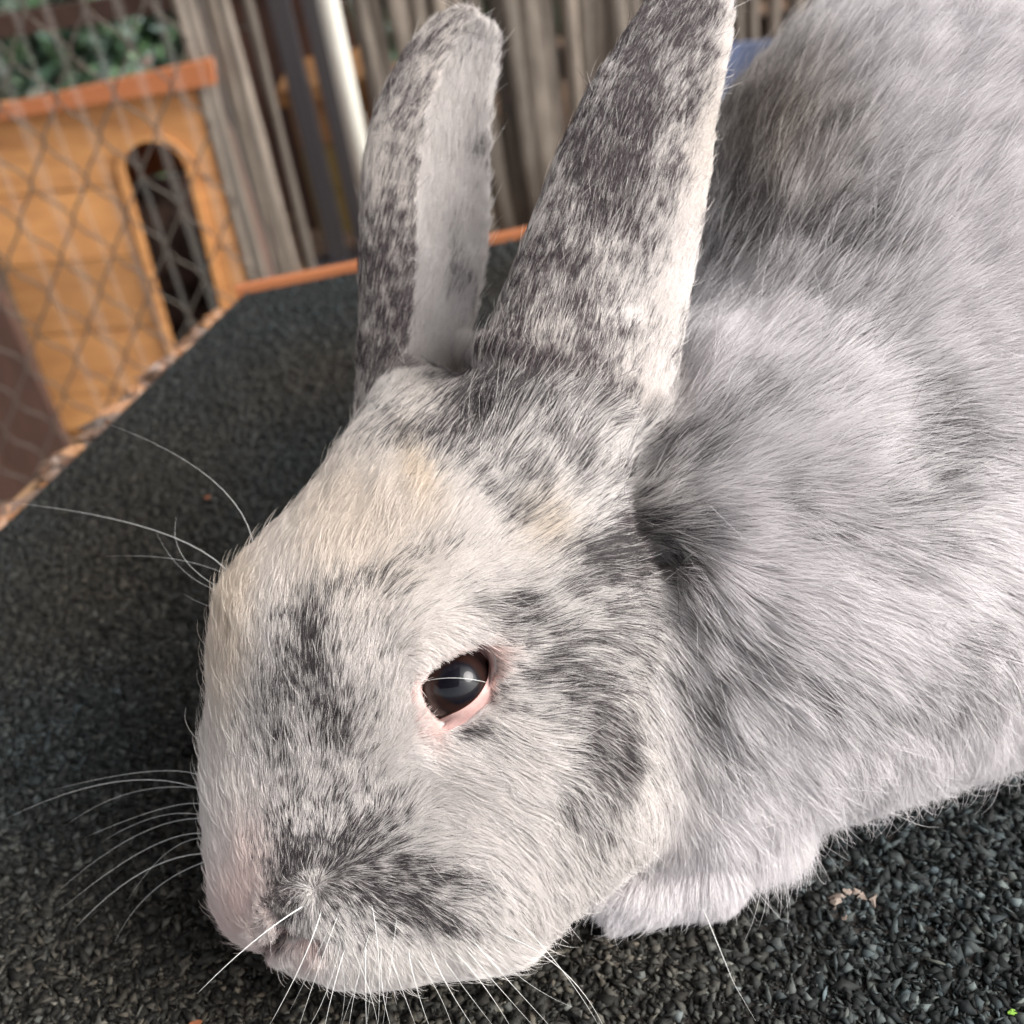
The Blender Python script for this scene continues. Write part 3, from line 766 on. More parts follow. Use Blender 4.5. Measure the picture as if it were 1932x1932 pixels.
FL_BODY = [(1350,650,.75,-.65),(1450,520,.7,-.75),(1500,750,.9,-.4),(1350,850,.95,-.3),(1300,950,.95,.1),(1300,1100,.7,.7),(1420,1000,1,.05),(1550,900,1,-.1),(1700,850,1,-.05),(1600,1050,.95,.3),
 (1450,1180,.85,.5),(1350,1300,.7,.75),(1500,1350,.7,.75),(1650,1250,.8,.6),(1750,1150,.85,.4),(1800,1300,.6,.85),(1900,1250,.6,.85),(1900,1050,.85,.4),(1850,850,1,0),(1900,650,.95,-.2),(1750,600,.9,-.4),
 (1600,500,.8,-.6),(1450,350,.55,-.85),(1400,220,.6,-.9),(1550,150,.8,-.6),(1700,300,.85,-.5),(1850,200,.85,-.4),(1300,1450,.5,.9),(1420,1480,.5,.9),(1550,1470,.55,.9),(1700,1400,.5,.95),(1850,1370,.5,.95),
 (1150,1550,.35,1),(1200,1620,.2,1),(1300,1640,-.1,1),(1180,1700,-.5,.85),(1400,1600,.25,1),(1040,1700,.3,1)]
def flow(FLc, U_, V_):
    A = np.array(FLc, float); du = np.zeros(len(U_)); dv = np.zeros(len(U_)); W = np.zeros(len(U_))
    for c in A:
        ww = 1 / (((U_ - c[0]) ** 2 + (V_ - c[1]) ** 2) + 900.) ** 2
        l = math.hypot(c[2], c[3]); du += ww * c[2] / l; dv += ww * c[3] / l; W += ww
    return du / W, dv / W
hu, hv_ = flow(FL_HEAD, VU, VV); bu_, bv_ = flow(FL_BODY, VU, VV)
fu = hu * (1 - wb) + bu_ * wb; fv = hv_ * (1 - wb) + bv_ * wb
DIR = fu[:, None] * RR - fv[:, None] * UU - .25 * wb[:, None] * -F * 0
DIR = DIR * (1 - ear_w[:, None]) + ear_dir * ear_w[:, None]
SEAM = np.exp(-((VV - (700 + (VU - 900) * .34)) / 30) ** 2) * (VU > 860) * (VU < 1235) * (VD < .26)
MAG = np.clip(np.hypot(fu, fv), .15, 1); MAG = MAG * (1 - ear_w) + ear_w
DIR -= VN * (DIR * VN).sum(1)[:, None]; DIR *= (MAG / (np.linalg.norm(DIR, axis=1) + 1e-9))[:, None]

# coat pattern: soft spots (u, v, su, sv, turn, amount); positive darker, negative whiter
SP_HEAD = [(548,1270,40,95,12,.62),(618,1290,26,85,-8,.55),(510,1340,26,70,0,.25),(600,1420,80,45,0,.2),(640,1350,32,45,0,.3),(590,1170,25,45,10,.35),(700,1085,85,16,-24,.5),(790,1030,60,16,-15,.3),(740,1130,70,40,-30,.2),(690,1330,20,30,0,.2),
 (590,1590,60,38,0,.6),(545,1660,24,60,0,.75),(640,1650,70,50,0,.4),(720,1560,60,48,-20,.62),(690,1690,110,42,5,.42),(790,1640,60,18,20,.4),(840,1740,50,11,24,.7),(760,1700,60,30,10,.35),(580,1730,60,25,0,.25),(800,1690,80,40,20,.25),(650,1780,40,18,0,.2),(700,1745,80,22,0,.2),(870,1660,60,20,25,.2),
 (545,1500,50,40,0,.3),(650,1490,60,30,0,.14),(985,1285,55,28,0,.5),(940,1150,40,20,15,.5),(985,1135,45,25,-10,.45),(1000,1190,60,28,-20,.38),(884,1384,34,9,-8,.85),(1060,1240,50,28,10,.45),(1110,1290,55,38,20,.42),(1150,1370,40,60,-25,.6),(1180,1450,24,60,12,.55),
 (1110,1440,22,60,0,.5),(1080,1500,22,60,5,.4),(1150,1540,22,60,15,.35),(1040,1350,50,20,20,.3),(960,1380,40,14,10,.3),(1180,1180,60,40,20,.4),(1160,1045,60,30,-25,.85),(1205,930,22,60,0,.8),(1100,1035,45,22,0,.5),(1200,1100,40,60,0,.45),(1050,1120,60,20,-20,.25),
 (735,825,55,22,-15,.6),(700,770,40,30,-10,.45),(860,800,70,55,-30,.6),(900,900,70,22,35,.45),(980,880,60,22,45,.45),(1060,850,60,20,50,.45),(960,960,50,16,45,.35),(1020,930,50,16,50,.3),(1120,900,50,30,40,.35),(960,700,80,70,0,.55),(870,720,50,60,0,.5),(1150,760,50,40,0,.2),
 (1180,1000,25,40,0,.5),(1060,740,120,70,0,.4),(1230,1270,20,60,0,.15),(760,1190,50,40,0,.16),(720,1260,30,50,0,.12)]
SP_BODY = [(1235,850,26,70,5,1.6),(1215,960,34,60,0,1.4),(1250,1040,30,50,-20,.8),(1290,870,45,40,-20,.45),(1285,1000,34,50,-10,.6),(1310,1075,26,48,-10,1.0),(1330,850,60,30,0,.35),(1380,1000,60,40,0,.25),(1300,1170,25,60,-10,.4),  # the strongest of these darken the fold behind the near ear
 (1735,745,28,22,40,.65),(1790,830,36,50,-20,.6),(1800,930,50,50,0,.5),(1760,900,60,60,0,.3),(1830,1020,50,40,0,.3),(1500,230,120,75,-35,.5),(1400,330,60,120,10,.42),(1400,480,55,60,0,.55),(1480,430,60,40,-10,.5),(1570,430,60,24,-5,.6),(1640,335,80,40,-25,.3),
 (1620,470,60,24,0,.35),(1700,420,60,30,0,.3),(1580,560,80,22,10,.3),(1650,640,60,24,0,.25),(1480,770,60,30,0,.3),(1560,740,50,24,0,.28),(1900,820,40,60,0,.2),(1860,1180,50,30,10,.35),(1800,1240,50,30,0,.28),
 (1390,1230,30,60,-30,.45),(1350,1380,30,70,-20,.5),(1410,1440,34,50,-35,.55),(1460,1480,26,30,-30,.35),(1330,1280,25,50,-10,.4),(1290,1350,20,50,0,.3),(1480,1260,50,20,40,.35),(1560,1310,60,26,25,.3),(1600,1350,60,20,10,.22),
 (1790,1345,70,26,0,.45),(1890,1300,40,26,0,.4),(1300,1500,30,50,0,.3),(1250,1580,50,18,0,.25),(1500,1000,50,40,20,.2),(1640,960,60,30,10,.22),(1250,1480,20,80,0,.25),
 (1480,1010,60,24,10,-.3),(1560,1120,90,30,33,-.65),(1650,1180,70,26,30,-.55),(1500,1060,60,28,20,-.45),(1890,560,70,120,0,-.55),(1880,200,120,140,0,-.4),(1730,80,80,60,0,-.4),(1690,740,90,22,15,-.3),
 (1500,1470,60,40,0,-.35),(1640,1430,120,34,0,-.35),(1850,900,30,60,0,-.1),(1900,980,50,70,0,-.4),(1300,1650,130,60,0,-.8),(1180,1720,60,40,0,-.6),(1450,590,100,30,0,-.2),(1800,1130,60,40,0,-.25)]
SP_EAR = [(1200,180,60,150,22,.22),(1270,30,60,70,0,.4),(1120,330,40,120,22,.2),(1045,470,30,120,22,.15),(1090,640,60,60,0,.1),(1080,735,70,40,0,.35),(960,700,40,80,10,.15),(1180,330,26,70,20,.25),(930,760,50,70,0,.25),
 (1290,480,18,150,8,-.30),(1250,640,24,100,10,-.25),(1250,520,40,60,20,-.18),(1215,600,24,80,20,-.3),(1340,200,13,120,8,-.32),(1355,80,14,60,0,-.4),(1300,350,22,90,10,-.3),(1190,760,40,50,0,-.25),(1230,350,14,60,15,-.3),(1100,560,26,50,0,-.12),(1010,600,20,60,15,-.1),(1150,880,50,50,0,-.08)]
SP_FAR = [(740,560,50,70,0,.40),(720,480,40,60,0,.2),(760,640,50,50,0,.3),(700,700,40,50,0,.25),(700,390,18,60,0,-.3),(690,260,25,60,0,-.15),(760,170,30,60,20,.15),(800,720,50,30,0,.3),(770,620,20,60,0,.2)]
SP_IN = [(865,70,35,24,0,.38),(815,110,18,30,0,.35),(905,300,22,24,0,.28),(935,470,12,60,0,.3),(880,560,30,30,0,.2),(850,480,16,50,0,.12),(900,120,30,20,0,.2)]
def spots(base, L, U_, V_):
    o = np.full(len(U_), base, float)
    for u, v, su, sv, an, am in L:
        a = math.radians(an); x = (U_ - u) * math.cos(a) + (V_ - v) * math.sin(a); y = -(U_ - u) * math.sin(a) + (V_ - v) * math.cos(a)
        o += am * np.exp(-.5 * ((x / su) ** 2 + (y / sv) ** 2))
    return o
# hidden side: no picture spots, just the broad mottling
LEN = (.0045 + .0022 * np.clip((VU - 800) / 250, 0, 1)) * (1 - wb) + .0098 * wb
mz = np.clip((VV - 1430) / 200, 0, 1) * np.clip((900 - VU) / 250, 0, 1)
LEN = LEN * (1 - .25 * mz * (1 - wb))
LEN *= 1 - .3 * np.exp(-(((VU - 455) / 60) ** 2 + ((VV - 1720) / 75) ** 2))
de = np.hypot(VU - EYE_UV[0], VV - EYE_UV[1]); eyemask = np.exp(-(np.maximum(de - 60, 0) / 45) ** 2) * (1 - wb)
LEN *= 1 - (.60 - .22 * np.clip((1270 - VV) / 40, 0, 1)) * eyemask
LEN += .0030 * np.exp(-((VU - 950) / 90) ** 2 - ((VV - 800) / 50) ** 2) * (1 - ear_w)
LEN = LEN * (1 - ear_w) + .0046 * ear_w + .0022 * SEAM
paw = np.clip((VV - (1655 - (VU - 1200) * .22)) / 40, 0, 1) * (VU > 1090) * (VU < 1560); LEN *= 1 - .68 * paw
LIFT = .45 * SEAM + (.45 * np.clip((480 - VU) / 60, 0, 1) + .4 * np.clip((VV - 1775) / 40, 0, 1)) * (1 - wb) + np.clip(.9 - MAG, 0, 1) * .9 + .42 + .22 * wb - .2 * ear_w - .1 * mz
shp = LEN * D0 / VD / PX * .55; TU = VU + fu * shp * (1 - ear_w); TV = VV + fv * shp * (1 - ear_w)
tone_h = spots(.10, SP_HEAD, TU, TV) + .16 * np.clip((TU - 820) / 300, 0, 1)
tone_b = spots(.30, SP_BODY, TU, TV) - .2 * np.clip((TV - 1250) / 300, 0, 1)
TONE = tone_h * (1 - wb) + tone_b * wb
for rid, L, base in ((2, SP_EAR, .60), (3, SP_FAR, .50), (4, SP_IN, .10)):
    m_ = reg == rid; tt = spots(base, L, TU, TV); TONE = np.where(m_, TONE * (1 - ear_w) + tt * ear_w, TONE)
# tints
CREAM = np.exp(-((VU - 430) / 45) ** 2 - ((VV - 1180) / 220) ** 2) * .5 + np.exp(-((VU - 770 - (VV - 905) * .25) / 34) ** 2 - ((VV - 905) / 75) ** 2) * .45 + .42 * np.exp(-((VU - 620) / 190) ** 2 - ((VV - 990) / 170) ** 2) + .45 * np.exp(-((VU - 1000) / 50) ** 2 - ((VV - 1010) / 60) ** 2)
CREAM *= (1 - wb) * (1 - ear_w)
PINK = np.exp(-((VU - 450) / 60) ** 2 - ((VV - 1730) / 90) ** 2) * .5 + .35 * np.exp(-((VU - 480) / 50) ** 2 - ((VV - 1620) / 90) ** 2) + .95 * np.exp(-((VU - 806) / 20) ** 2 - ((VV - 1355) / 48) ** 2) + .45 * np.exp(-((VU - 925) / 16) ** 2 - ((VV - 1250) / 60) ** 2)
LEN += .0018 * np.exp(-(((VU - 1060) / 130) ** 2 + ((VV - 860 - (VU - 1050) * .3) / 60) ** 2))
PINK += .9 * np.exp(-(np.maximum(eye_dist(VU, VV) - 3, 0) / 7) ** 2) * (VD < DE + .02)
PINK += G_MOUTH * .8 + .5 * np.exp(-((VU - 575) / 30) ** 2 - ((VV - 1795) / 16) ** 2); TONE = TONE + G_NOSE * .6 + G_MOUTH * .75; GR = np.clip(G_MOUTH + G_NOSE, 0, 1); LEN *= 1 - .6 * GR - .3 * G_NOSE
PINK = np.clip(PINK, 0, 1) * (1 - wb) * (1 - ear_w)
BROWN = np.exp(-((VU - 1440) / 130) ** 2 - ((VV - 290) / 170) ** 2) * wb * 1.2 + ear_w * .35 * (reg == 2) * np.clip((1200 - VU - (VV - 300) * -.3) / 300, 0, 1) + .5 * ear_w * (reg == 3) + .6 * np.exp(-((VU - 800) / 80) ** 2 - ((VV - 750) / 70) ** 2)
def coat(tone, cream, pink, brown, wbb, rnd):
    """mean colour for light and dark hairs"""
    warm = np.clip(cream * 1.2 + .25, 0, 1)[:, None] * 0 + .0
    light = np.array([.89, .845, .82]) * (1 - wbb[:, None]) + np.array([.92, .885, .895]) * wbb[:, None]
    light = light * (1 - cream[:, None]) + np.array([.82, .66, .47]) * cream[:, None]
    light = light * (1 - pink[:, None]) + np.array([.84, .62, .57]) * pink[:, None]
    light = light * (1 - .55 * brown[:, None]) + np.array([.52, .42, .32]) * .55 * brown[:, None]
    dark = np.array([.060, .045, .048]) * np.ones((len(tone), 1))
    dark = dark * (1 - .75 * brown[:, None].clip(0, 1)) + np.array([.15, .11, .08]) * .75 * brown[:, None].clip(0, 1) * wbb[:, None] + dark * .75 * brown[:, None].clip(0, 1) * (1 - wbb[:, None])
    return light, dark
lt_, dk_ = coat(TONE, CREAM, PINK, BROWN, wb, None)
tc = np.clip(TONE, 0, 1)[:, None]; base_col = (lt_ * (1 - .8 * tc) + dk_ * .8 * tc) * .75
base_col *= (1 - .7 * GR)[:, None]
color_attr(bme, base_col, 'POINT')

# ------------------------------------------------------------------ eye
cx, cy = EYE_UV
def on_ball(u, v, R):
    d = ray(u, v); dn = d / np.linalg.norm(d); oc = CAM - EYE_C; bq = oc @ dn; c = oc @ oc - R * R; disc = bq * bq - c
    if disc < 0: 
        t_ = -bq; p = CAM + dn * t_; q = p - EYE_C; return EYE_C + q / np.linalg.norm(q) * R
    return CAM + dn * (-bq - math.sqrt(disc))
def on_body(u, v, lift=0.0):
    for k in range(60):                                            # step towards the head where the ray misses it
        d = Vector(ray(u, v)).normalized(); h = bvh.ray_cast(Vector(CAM), d)
        if h[0] is not None: break
        u += (760 - u) * .03; v += (1400 - v) * .03
    p = np.array(h[0]); nrm = np.array(h[1]); nrm = nrm if nrm @ np.array(d) < 0 else -nrm
    return p + nrm * lift, nrm
M_lid, t, b = mat('eyelid skin'); n = tex(t, 'ShaderNodeTexNoise', 500, Detail=4)
t.links.new(ramp(t, n.outputs[0], [(.35, (.46, .28, .26)), (.65, (.58, .38, .35))]), b.inputs['Base Color'])
b.inputs['Roughness'].default_value = .6; b.inputs['Subsurface Weight'].default_value = .12; b.inputs['Subsurface Scale'].default_value = .002; b.inputs['Subsurface Radius'].default_value = (1, .4, .3)
bump(t, b, n.outputs[0], .3, .0003)
M_rim, t, b = mat('wet lid margin'); b.inputs['Base Color'].default_value = (.12, .045, .035, 1); b.inputs['Roughness'].default_value = .18
M_ball, t, b = mat('eye ball'); 
tc_ = N(t, 'ShaderNodeTexCoord'); mp_ = N(t, 'ShaderNodeSeparateXYZ'); t.links.new(tc_.outputs['Object'], mp_.inputs[0])
# radial distance from the optical axis (local Z)
vm = N(t, 'ShaderNodeVectorMath'); vm.operation = 'MULTIPLY'; vm.inputs[1].default_value = (1, 1, 0); t.links.new(tc_.outputs['Object'], vm.inputs[0])
vl = N(t, 'ShaderNodeVectorMath'); vl.operation = 'LENGTH'; t.links.new(vm.outputs[0], vl.inputs[0])
nz = tex(t, 'ShaderNodeTexNoise', 5, vec=tc_.outputs['Object'], sc=(200, 200, 30), Detail=3)
ad = N(t, 'ShaderNodeMath'); ad.operation = 'MULTIPLY_ADD'; ad.inputs[1].default_value = .0008; t.links.new(nz.outputs[0], ad.inputs[0]); t.links.new(vl.outputs['Value'], ad.inputs[2])
sc_ = N(t, 'ShaderNodeMath'); sc_.operation = 'DIVIDE'; sc_.inputs[1].default_value = EYE_R; t.links.new(ad.outputs[0], sc_.inputs[0])
t.links.new(ramp(t, sc_.outputs[0], [(.0, (.002, .002, .005)), (.56, (.002, .002, .005)), (.62, (.014, .006, .005)), (.74, (.024, .010, .008)), (.84, (.020, .011, .010)), (.92, (.02, .008, .007))]), b.inputs['Base Color'])
b.inputs['Specular IOR Level'].default_value = .1; b.inputs['Roughness'].default_value = .5; b.inputs['Coat Weight'].default_value = 1; b.inputs['Coat Roughness'].default_value = .015; b.inputs['Coat IOR'].default_value = 1.34
def uvball(R, nu=48, nvv=32, bulge=0):
    v = []; f = []
    for i in range(nvv + 1):
        th = math.pi * i / nvv
        for j in range(nu):
            a = 2 * math.pi * j / nu; r_ = R * (1 + bulge * max(0, math.cos(th)) ** 6); v.append((r_*math.sin(th)*math.cos(a), r_*math.sin(th)*math.sin(a), r_*math.cos(th)))
    for i in range(nvv):
        for j in range(nu): f.append((i*nu+j, i*nu+(j+1) % nu, (i+1)*nu+(j+1) % nu, (i+1)*nu+j))
    return v, f
v, f = uvball(EYE_R, bulge=.02)
eye = mesh('eye', v, f[::1], M_ball, None, smooth=True)
axis = (CAM - EYE_C); axis /= np.linalg.norm(axis); axis = axis + .10 * RR + .03 * UU
eye.location = EYE_C; eye.rotation_euler = Vector(axis).to_track_quat('Z', 'Y').to_euler(); under(eye)
eye['label'] = 'dark brown eye with a large blue black pupil'
# lids: loops from the lid margin outward onto the head
loops = []
segs = 72
ang = np.linspace(0, 2 * math.pi, segs, endpoint=False)
def outline(s, add=0.0):
    cl_ = np.array(resample(np.vstack([OUT, OUT[:1]]), np.linspace(0, 1, segs, endpoint=False)))
    d = cl_ - ec; l = np.linalg.norm(d, axis=1, keepdims=True); a = np.arctan2(d[:, 1], d[:, 0])
    # tear corner stretches down-left
    can = np.exp(-((np.angle(np.exp(1j * (a - math.radians(118))))) / .33) ** 2)[:, None]
    topm = np.clip(-np.sin(a) + .1, 0, 1)[:, None]
    return ec + d / l * (l * s + add * (1 + 1.5 * can) * (1 - .78 * topm))
for (s, ad_, mode, lift) in ((.985, 0, 'ball', .00005), (1.0, 1.0, 'ball', .0004), (1.0, 4, 'ball', .0005), (1.0, 8, 'ball', .0006), (1.0, 12, 'near', .0004), (1.0, 17, 'near', .0002), (1.0, 24, 'body', .0000), (1.0, 34, 'body', -.0010)):
    pts = []
    for (u_, v_) in outline(s, ad_):
        pb = on_ball(u_, v_, EYE_R + lift); 
        if mode == 'ball': pts.append(pb); continue
        q, nb = on_body(u_, v_, lift)
        pb = on_ball(u_, v_, EYE_R + .0005)
        if abs(proj(q)[2] - DE) > .012 or (mode == 'near' and proj(pb)[2] < proj(q)[2]): q = pb
        pts.append(.5 * (pb + q) if mode == 'mix' else q)
    loops.append(pts)
# smooth each loop a little
vv_ = []; ff_ = []
for li, L in enumerate(loops):
    L = np.array(L)
    if li > 2:
        for _ in range(6): L = .5 * L + .25 * (np.roll(L, 1, 0) + np.roll(L, -1, 0))
    vv_ += list(L)
for i in range(len(loops) - 1):
    for j in range(segs): ff_.append((i*segs+j, (i+1)*segs+j, (i+1)*segs+(j+1) % segs, i*segs+(j+1) % segs))
lid = mesh('eyelid', vv_, ff_, M_lid, None, smooth=True); under(lid); lid.data.materials.append(M_rim)
for p in lid.data.polygons:
    if p.index < segs: p.material_index = 1
lid['label'] = 'pink lid rim with a tear corner'
# the other eye sits opposite, across the skull
mid = P(690, 1240, -315); opp = mid + (mid - EYE_C) * .86
e2 = eye.copy(); COL.objects.link(e2); e2.location = opp; e2.rotation_euler = Vector(mid - EYE_C).to_track_quat('Z', 'Y').to_euler(); e2['label'] = 'eye on the far side of the head'; under(e2)

# nose and mouth
M_nose, t, b = mat('nose skin'); b.inputs['Base Color'].default_value = (.62, .36, .32, 1); b.inputs['Roughness'].default_value = .6; b.inputs['Subsurface Weight'].default_value = .3; b.inputs['Subsurface Scale'].default_value = .002
n = tex(t, 'ShaderNodeTexNoise', 700, Detail=4); bump(t, b, n.outputs[0], .5, .0004)

# ------------------------------------------------------------------ fur
def make_fur(NH, seedv=3):
    rg = np.random.default_rng(seedv)
    a = VC[TR[:, 0]]; b_ = VC[TR[:, 1]]; c = VC[TR[:, 2]]
    area = .5 * np.linalg.norm(np.cross(b_ - a, c - a), axis=1)
    ctr = (a + b_ + c) / 3; fn = np.cross(b_ - a, c - a); fn /= np.linalg.norm(fn, axis=1, keepdims=True) + 1e-15
    u, v, D = proj(ctr); face = ((CAM - ctr) * fn).sum(1) / np.linalg.norm(CAM - ctr, axis=1)
    TW = wb[TR].mean(1) * (1 - ear_w[TR].mean(1)); TE = ear_w[TR].mean(1)
    dens = 1.0 * (1 - TW) + .46 * TW + .25 * TE + 1.3 * mz[TR].mean(1) * (1 - TW) + 1.6 * np.exp(-(((u - 455) / 80) ** 2 + ((v - 1720) / 90) ** 2))
    inv = (u > -120) & (u < 2050) & (v > -160) & (v < 2090)
    dens *= 1 + 1.5 * SEAM[TR].mean(1)
    dens *= np.where(inv, 1, .10) * np.where(face > -.25, 1, .22) * np.where(ctr[:, 2] < .003, .05, 1)
    pr = area * dens; cum = np.cumsum(pr); cum /= cum[-1]
    ti = np.searchsorted(cum, rg.random(NH)); 
    r1 = np.sqrt(rg.random(NH)); r2 = rg.random(NH); B = np.stack([1 - r1, r1 * (1 - r2), r1 * r2], 1)
    idx = TR[ti]
    ip = lambda A: (A[idx] * (B[:, :, None] if A.ndim == 2 else B)).sum(1)
    root = ip(VC); nrm = ip(VN); nrm /= np.linalg.norm(nrm, axis=1, keepdims=True)
    d = ip(DIR); L = ip(LEN); lift = ip(LIFT); tone = ip(TONE); cream = ip(CREAM); pink = ip(PINK); brown = ip(BROWN); W = ip(wb); E = ip(ear_w); grv = ip(GR)
    W = W * (1 - E)
    # keep the eye and lid clear
    uu, v2, Dd = proj(root)
    dd = np.stack([uu, v2], 1) - ec; al = np.arctan2(dd[:, 1], dd[:, 0]); lo_ = outline(1.0); la = np.arctan2(lo_[:, 1] - ec[1], lo_[:, 0] - ec[0]); lr = np.hypot(lo_[:, 0] - ec[0], lo_[:, 1] - ec[1])
    o_ = np.argsort(la); rad = np.interp(al, la[o_], lr[o_], period=2 * math.pi)
    ed = np.hypot(dd[:, 0], dd[:, 1]) - rad
    near = Dd < DE + .02
    top = (al > math.radians(-175)) & (al < math.radians(-50))
    lim = np.where(top, 5, 3) + np.where((al > math.radians(95)) & (al < math.radians(175)), 14, 0)
    kill = near & (ed < lim + rg.normal(size=NH) * 3); 
    keep = ~kill
    root, nrm, d, L, lift, tone, cream, pink, brown, W, E, uu, v2, ed, near, top, grv = [x[keep] for x in (root, nrm, d, L, lift, tone, cream, pink, brown, W, E, uu, v2, ed, near, top, grv)]
    n = len(root)
    # around the eye the hair sweeps outward and back; below the upper brow it fans over the ball
    # swirls
    f1 = np.stack([vnoise(root * s, k) for k, s in enumerate((90, 90, 90))], 1) - .5
    f2 = np.stack([vnoise(root * s, 10 + k) for k, s in enumerate((330, 330, 330))], 1) - .5
    amp = (.55 * (1 - E) + .2 * E)[:, None]
    d = d + amp * f1 + amp * .9 * f2 + rg.normal(size=(n, 3)) * (.14 + .07 * W)[:, None]
    d -= nrm * (d * nrm).sum(1)[:, None]; d /= np.linalg.norm(d, axis=1, keepdims=True) + 1e-9
    L = L * (.62 + .55 * rg.random(n)) * (.85 + .4 * vnoise(root * 200, 30))
    guard = rg.random(n) < .015 + .02 * W; L = np.where(guard, L * (1.3 + .5 * rg.random(n)), L)
    d = d + rg.normal(size=(n, 3)) * (.28 * guard)[:, None]; d -= nrm * (d * nrm).sum(1)[:, None]; d /= np.linalg.norm(d, axis=1, keepdims=True) + 1e-9
    lift = lift * (.6 + .8 * rg.random(n)) * (1 + .6 * (vnoise(root * 260, 31) - .5))
    # hair clumps
    cell = np.where(E > .5, .0014, np.where(W > .5, .0019, .0017))
    jig = np.stack([vnoise(root * 300, 40 + k) for k in range(3)], 1) * .003
    key = np.floor((root + jig) / cell[:, None]).astype(np.int64); key = key[:, 0] * 73856093 ^ key[:, 1] * 19349663 ^ key[:, 2] * 83492791
    _, inv_ = np.unique(key, return_inverse=True); inv_ = inv_.ravel(); cnt = np.bincount(inv_).astype(float)
    tip = root + d * L[:, None] + nrm * (L * lift * .45)[:, None]
    mt = np.stack([np.bincount(inv_, tip[:, k]) / cnt for k in range(3)], 1)[inv_]
    crand = rg.random(len(cnt))[inv_]
    # colour of each hair
    streak = vnoise(root * 420 - d * 0, 50) * .5 + vnoise(root * 900, 51) * .3 + crand * .25
    st2 = vnoise(root * 160, 52)
    def clump(size, sd, jit):
        k2 = np.floor((root + jig * jit + sd) / size[:, None]).astype(np.int64); k2 = k2[:, 0] * 73856093 ^ k2[:, 1] * 19349663 ^ k2[:, 2] * 83492791
        _, i2 = np.unique(k2, return_inverse=True); return rg.random(i2.max() + 1)[i2.ravel()]
    cA = clump(np.where(E > .5, .00050, np.where(W > .5, .00080, .00048)), 0, .5)
    cB = clump(np.where(E > .5, .0013, np.where(W > .5, .0019, .0012)), .0003, 1)
    namp = np.clip(.09 + tone * 2.2, .09, 1); namp = np.where(E > .5, np.maximum(namp, .8), namp)
    tn = tone * (.67 - .03 * W + .14 * E) + namp * ((cB - .5) * .46 + (streak - .52) * (.25 + .3 * E) + (st2 - .5) * .35 * (.3 + W + .9 * E))
    tn = np.clip(tn, .015, .96)
    tn = np.where(tone < .16, tn * .5, tn)
    pdark = np.clip((tn - .05) * 1.12, 0.0, .80)
    isd = (.62 * cA + .38 * rg.random(n)) < pdark * (.92 - .22 * W)
    lt, dk = coat(tn, cream, pink, brown, W, None)
    lt = lt * (1 - (.26 + .10 * W) * np.clip(tn, 0, 1) * (.5 + rg.random(n)))[:, None] * (.84 + .22 * rg.random((n, 1)))
    dk = dk * (.45 + 1.3 * rg.random((n, 1)) ** 2) + (W * .01)[:, None]
    dk = dk * (1 + E[:, None] * np.array([.25, .05, .12]))
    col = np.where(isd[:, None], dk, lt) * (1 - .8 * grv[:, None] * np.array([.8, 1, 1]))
    K = 5
    pcol = np.ones((n, K, 4), np.float32)
    pts = np.empty((n, K, 3), np.float32); radii = np.empty((n, K), np.float32)
    r0 = (.000036 + .000003 * W) * (.8 + .5 * rg.random(n)) * np.where(guard, 1.1, 1)
    for k in range(K):
        s = k / (K - 1)
        p = root - nrm * .0003 + d * (L * s)[:, None] + nrm * (L * lift * (s - .55 * s * s))[:, None]
        cl = (.36 - .08 * W)[:, None] * s ** 1.5
        p = p + cl * (mt - tip) * np.where(guard, .2, 1)[:, None]
        p[:, 2] = np.where((p[:, 2] < .0012), .0012 + .0008 * rg.random(n), p[:, 2])
        pts[:, k] = p; radii[:, k] = r0 * (1 - .72 * s ** 2); tb = np.clip((s - .15) / .35, 0, 1); pcol[:, k, :3] = np.where(isd[:, None], col * tb + lt * (1 - tb), col)
    hc = bpy.data.hair_curves.new('fur'); hc.add_curves([K] * n)
    hc.attributes['position'].data.foreach_set('vector', pts.ravel())
    ra = hc.attributes.get('radius') or hc.attributes.new('radius', 'FLOAT', 'POINT'); ra.data.foreach_set('value', radii.ravel())
    ca = hc.attributes.new('tint', 'FLOAT_COLOR', 'POINT'); ca.data.foreach_set('color', np.clip(pcol, .004, 1).ravel())
    rm = hc.attributes.new('rnd', 'FLOAT', 'CURVE'); rm.data.foreach_set('value', rg.random(n).astype(np.float32))
    return hc, n
M_fur = bpy.data.materials.new('fur'); M_fur.use_nodes = True; t = M_fur.node_tree
t.nodes.remove(t.nodes['Principled BSDF']); out = t.nodes['Material Output']
at = N(t, 'ShaderNodeAttribute'); at.attribute_name = 'tint'
FURMODE = os.environ.get('FURMODE', 'mix')
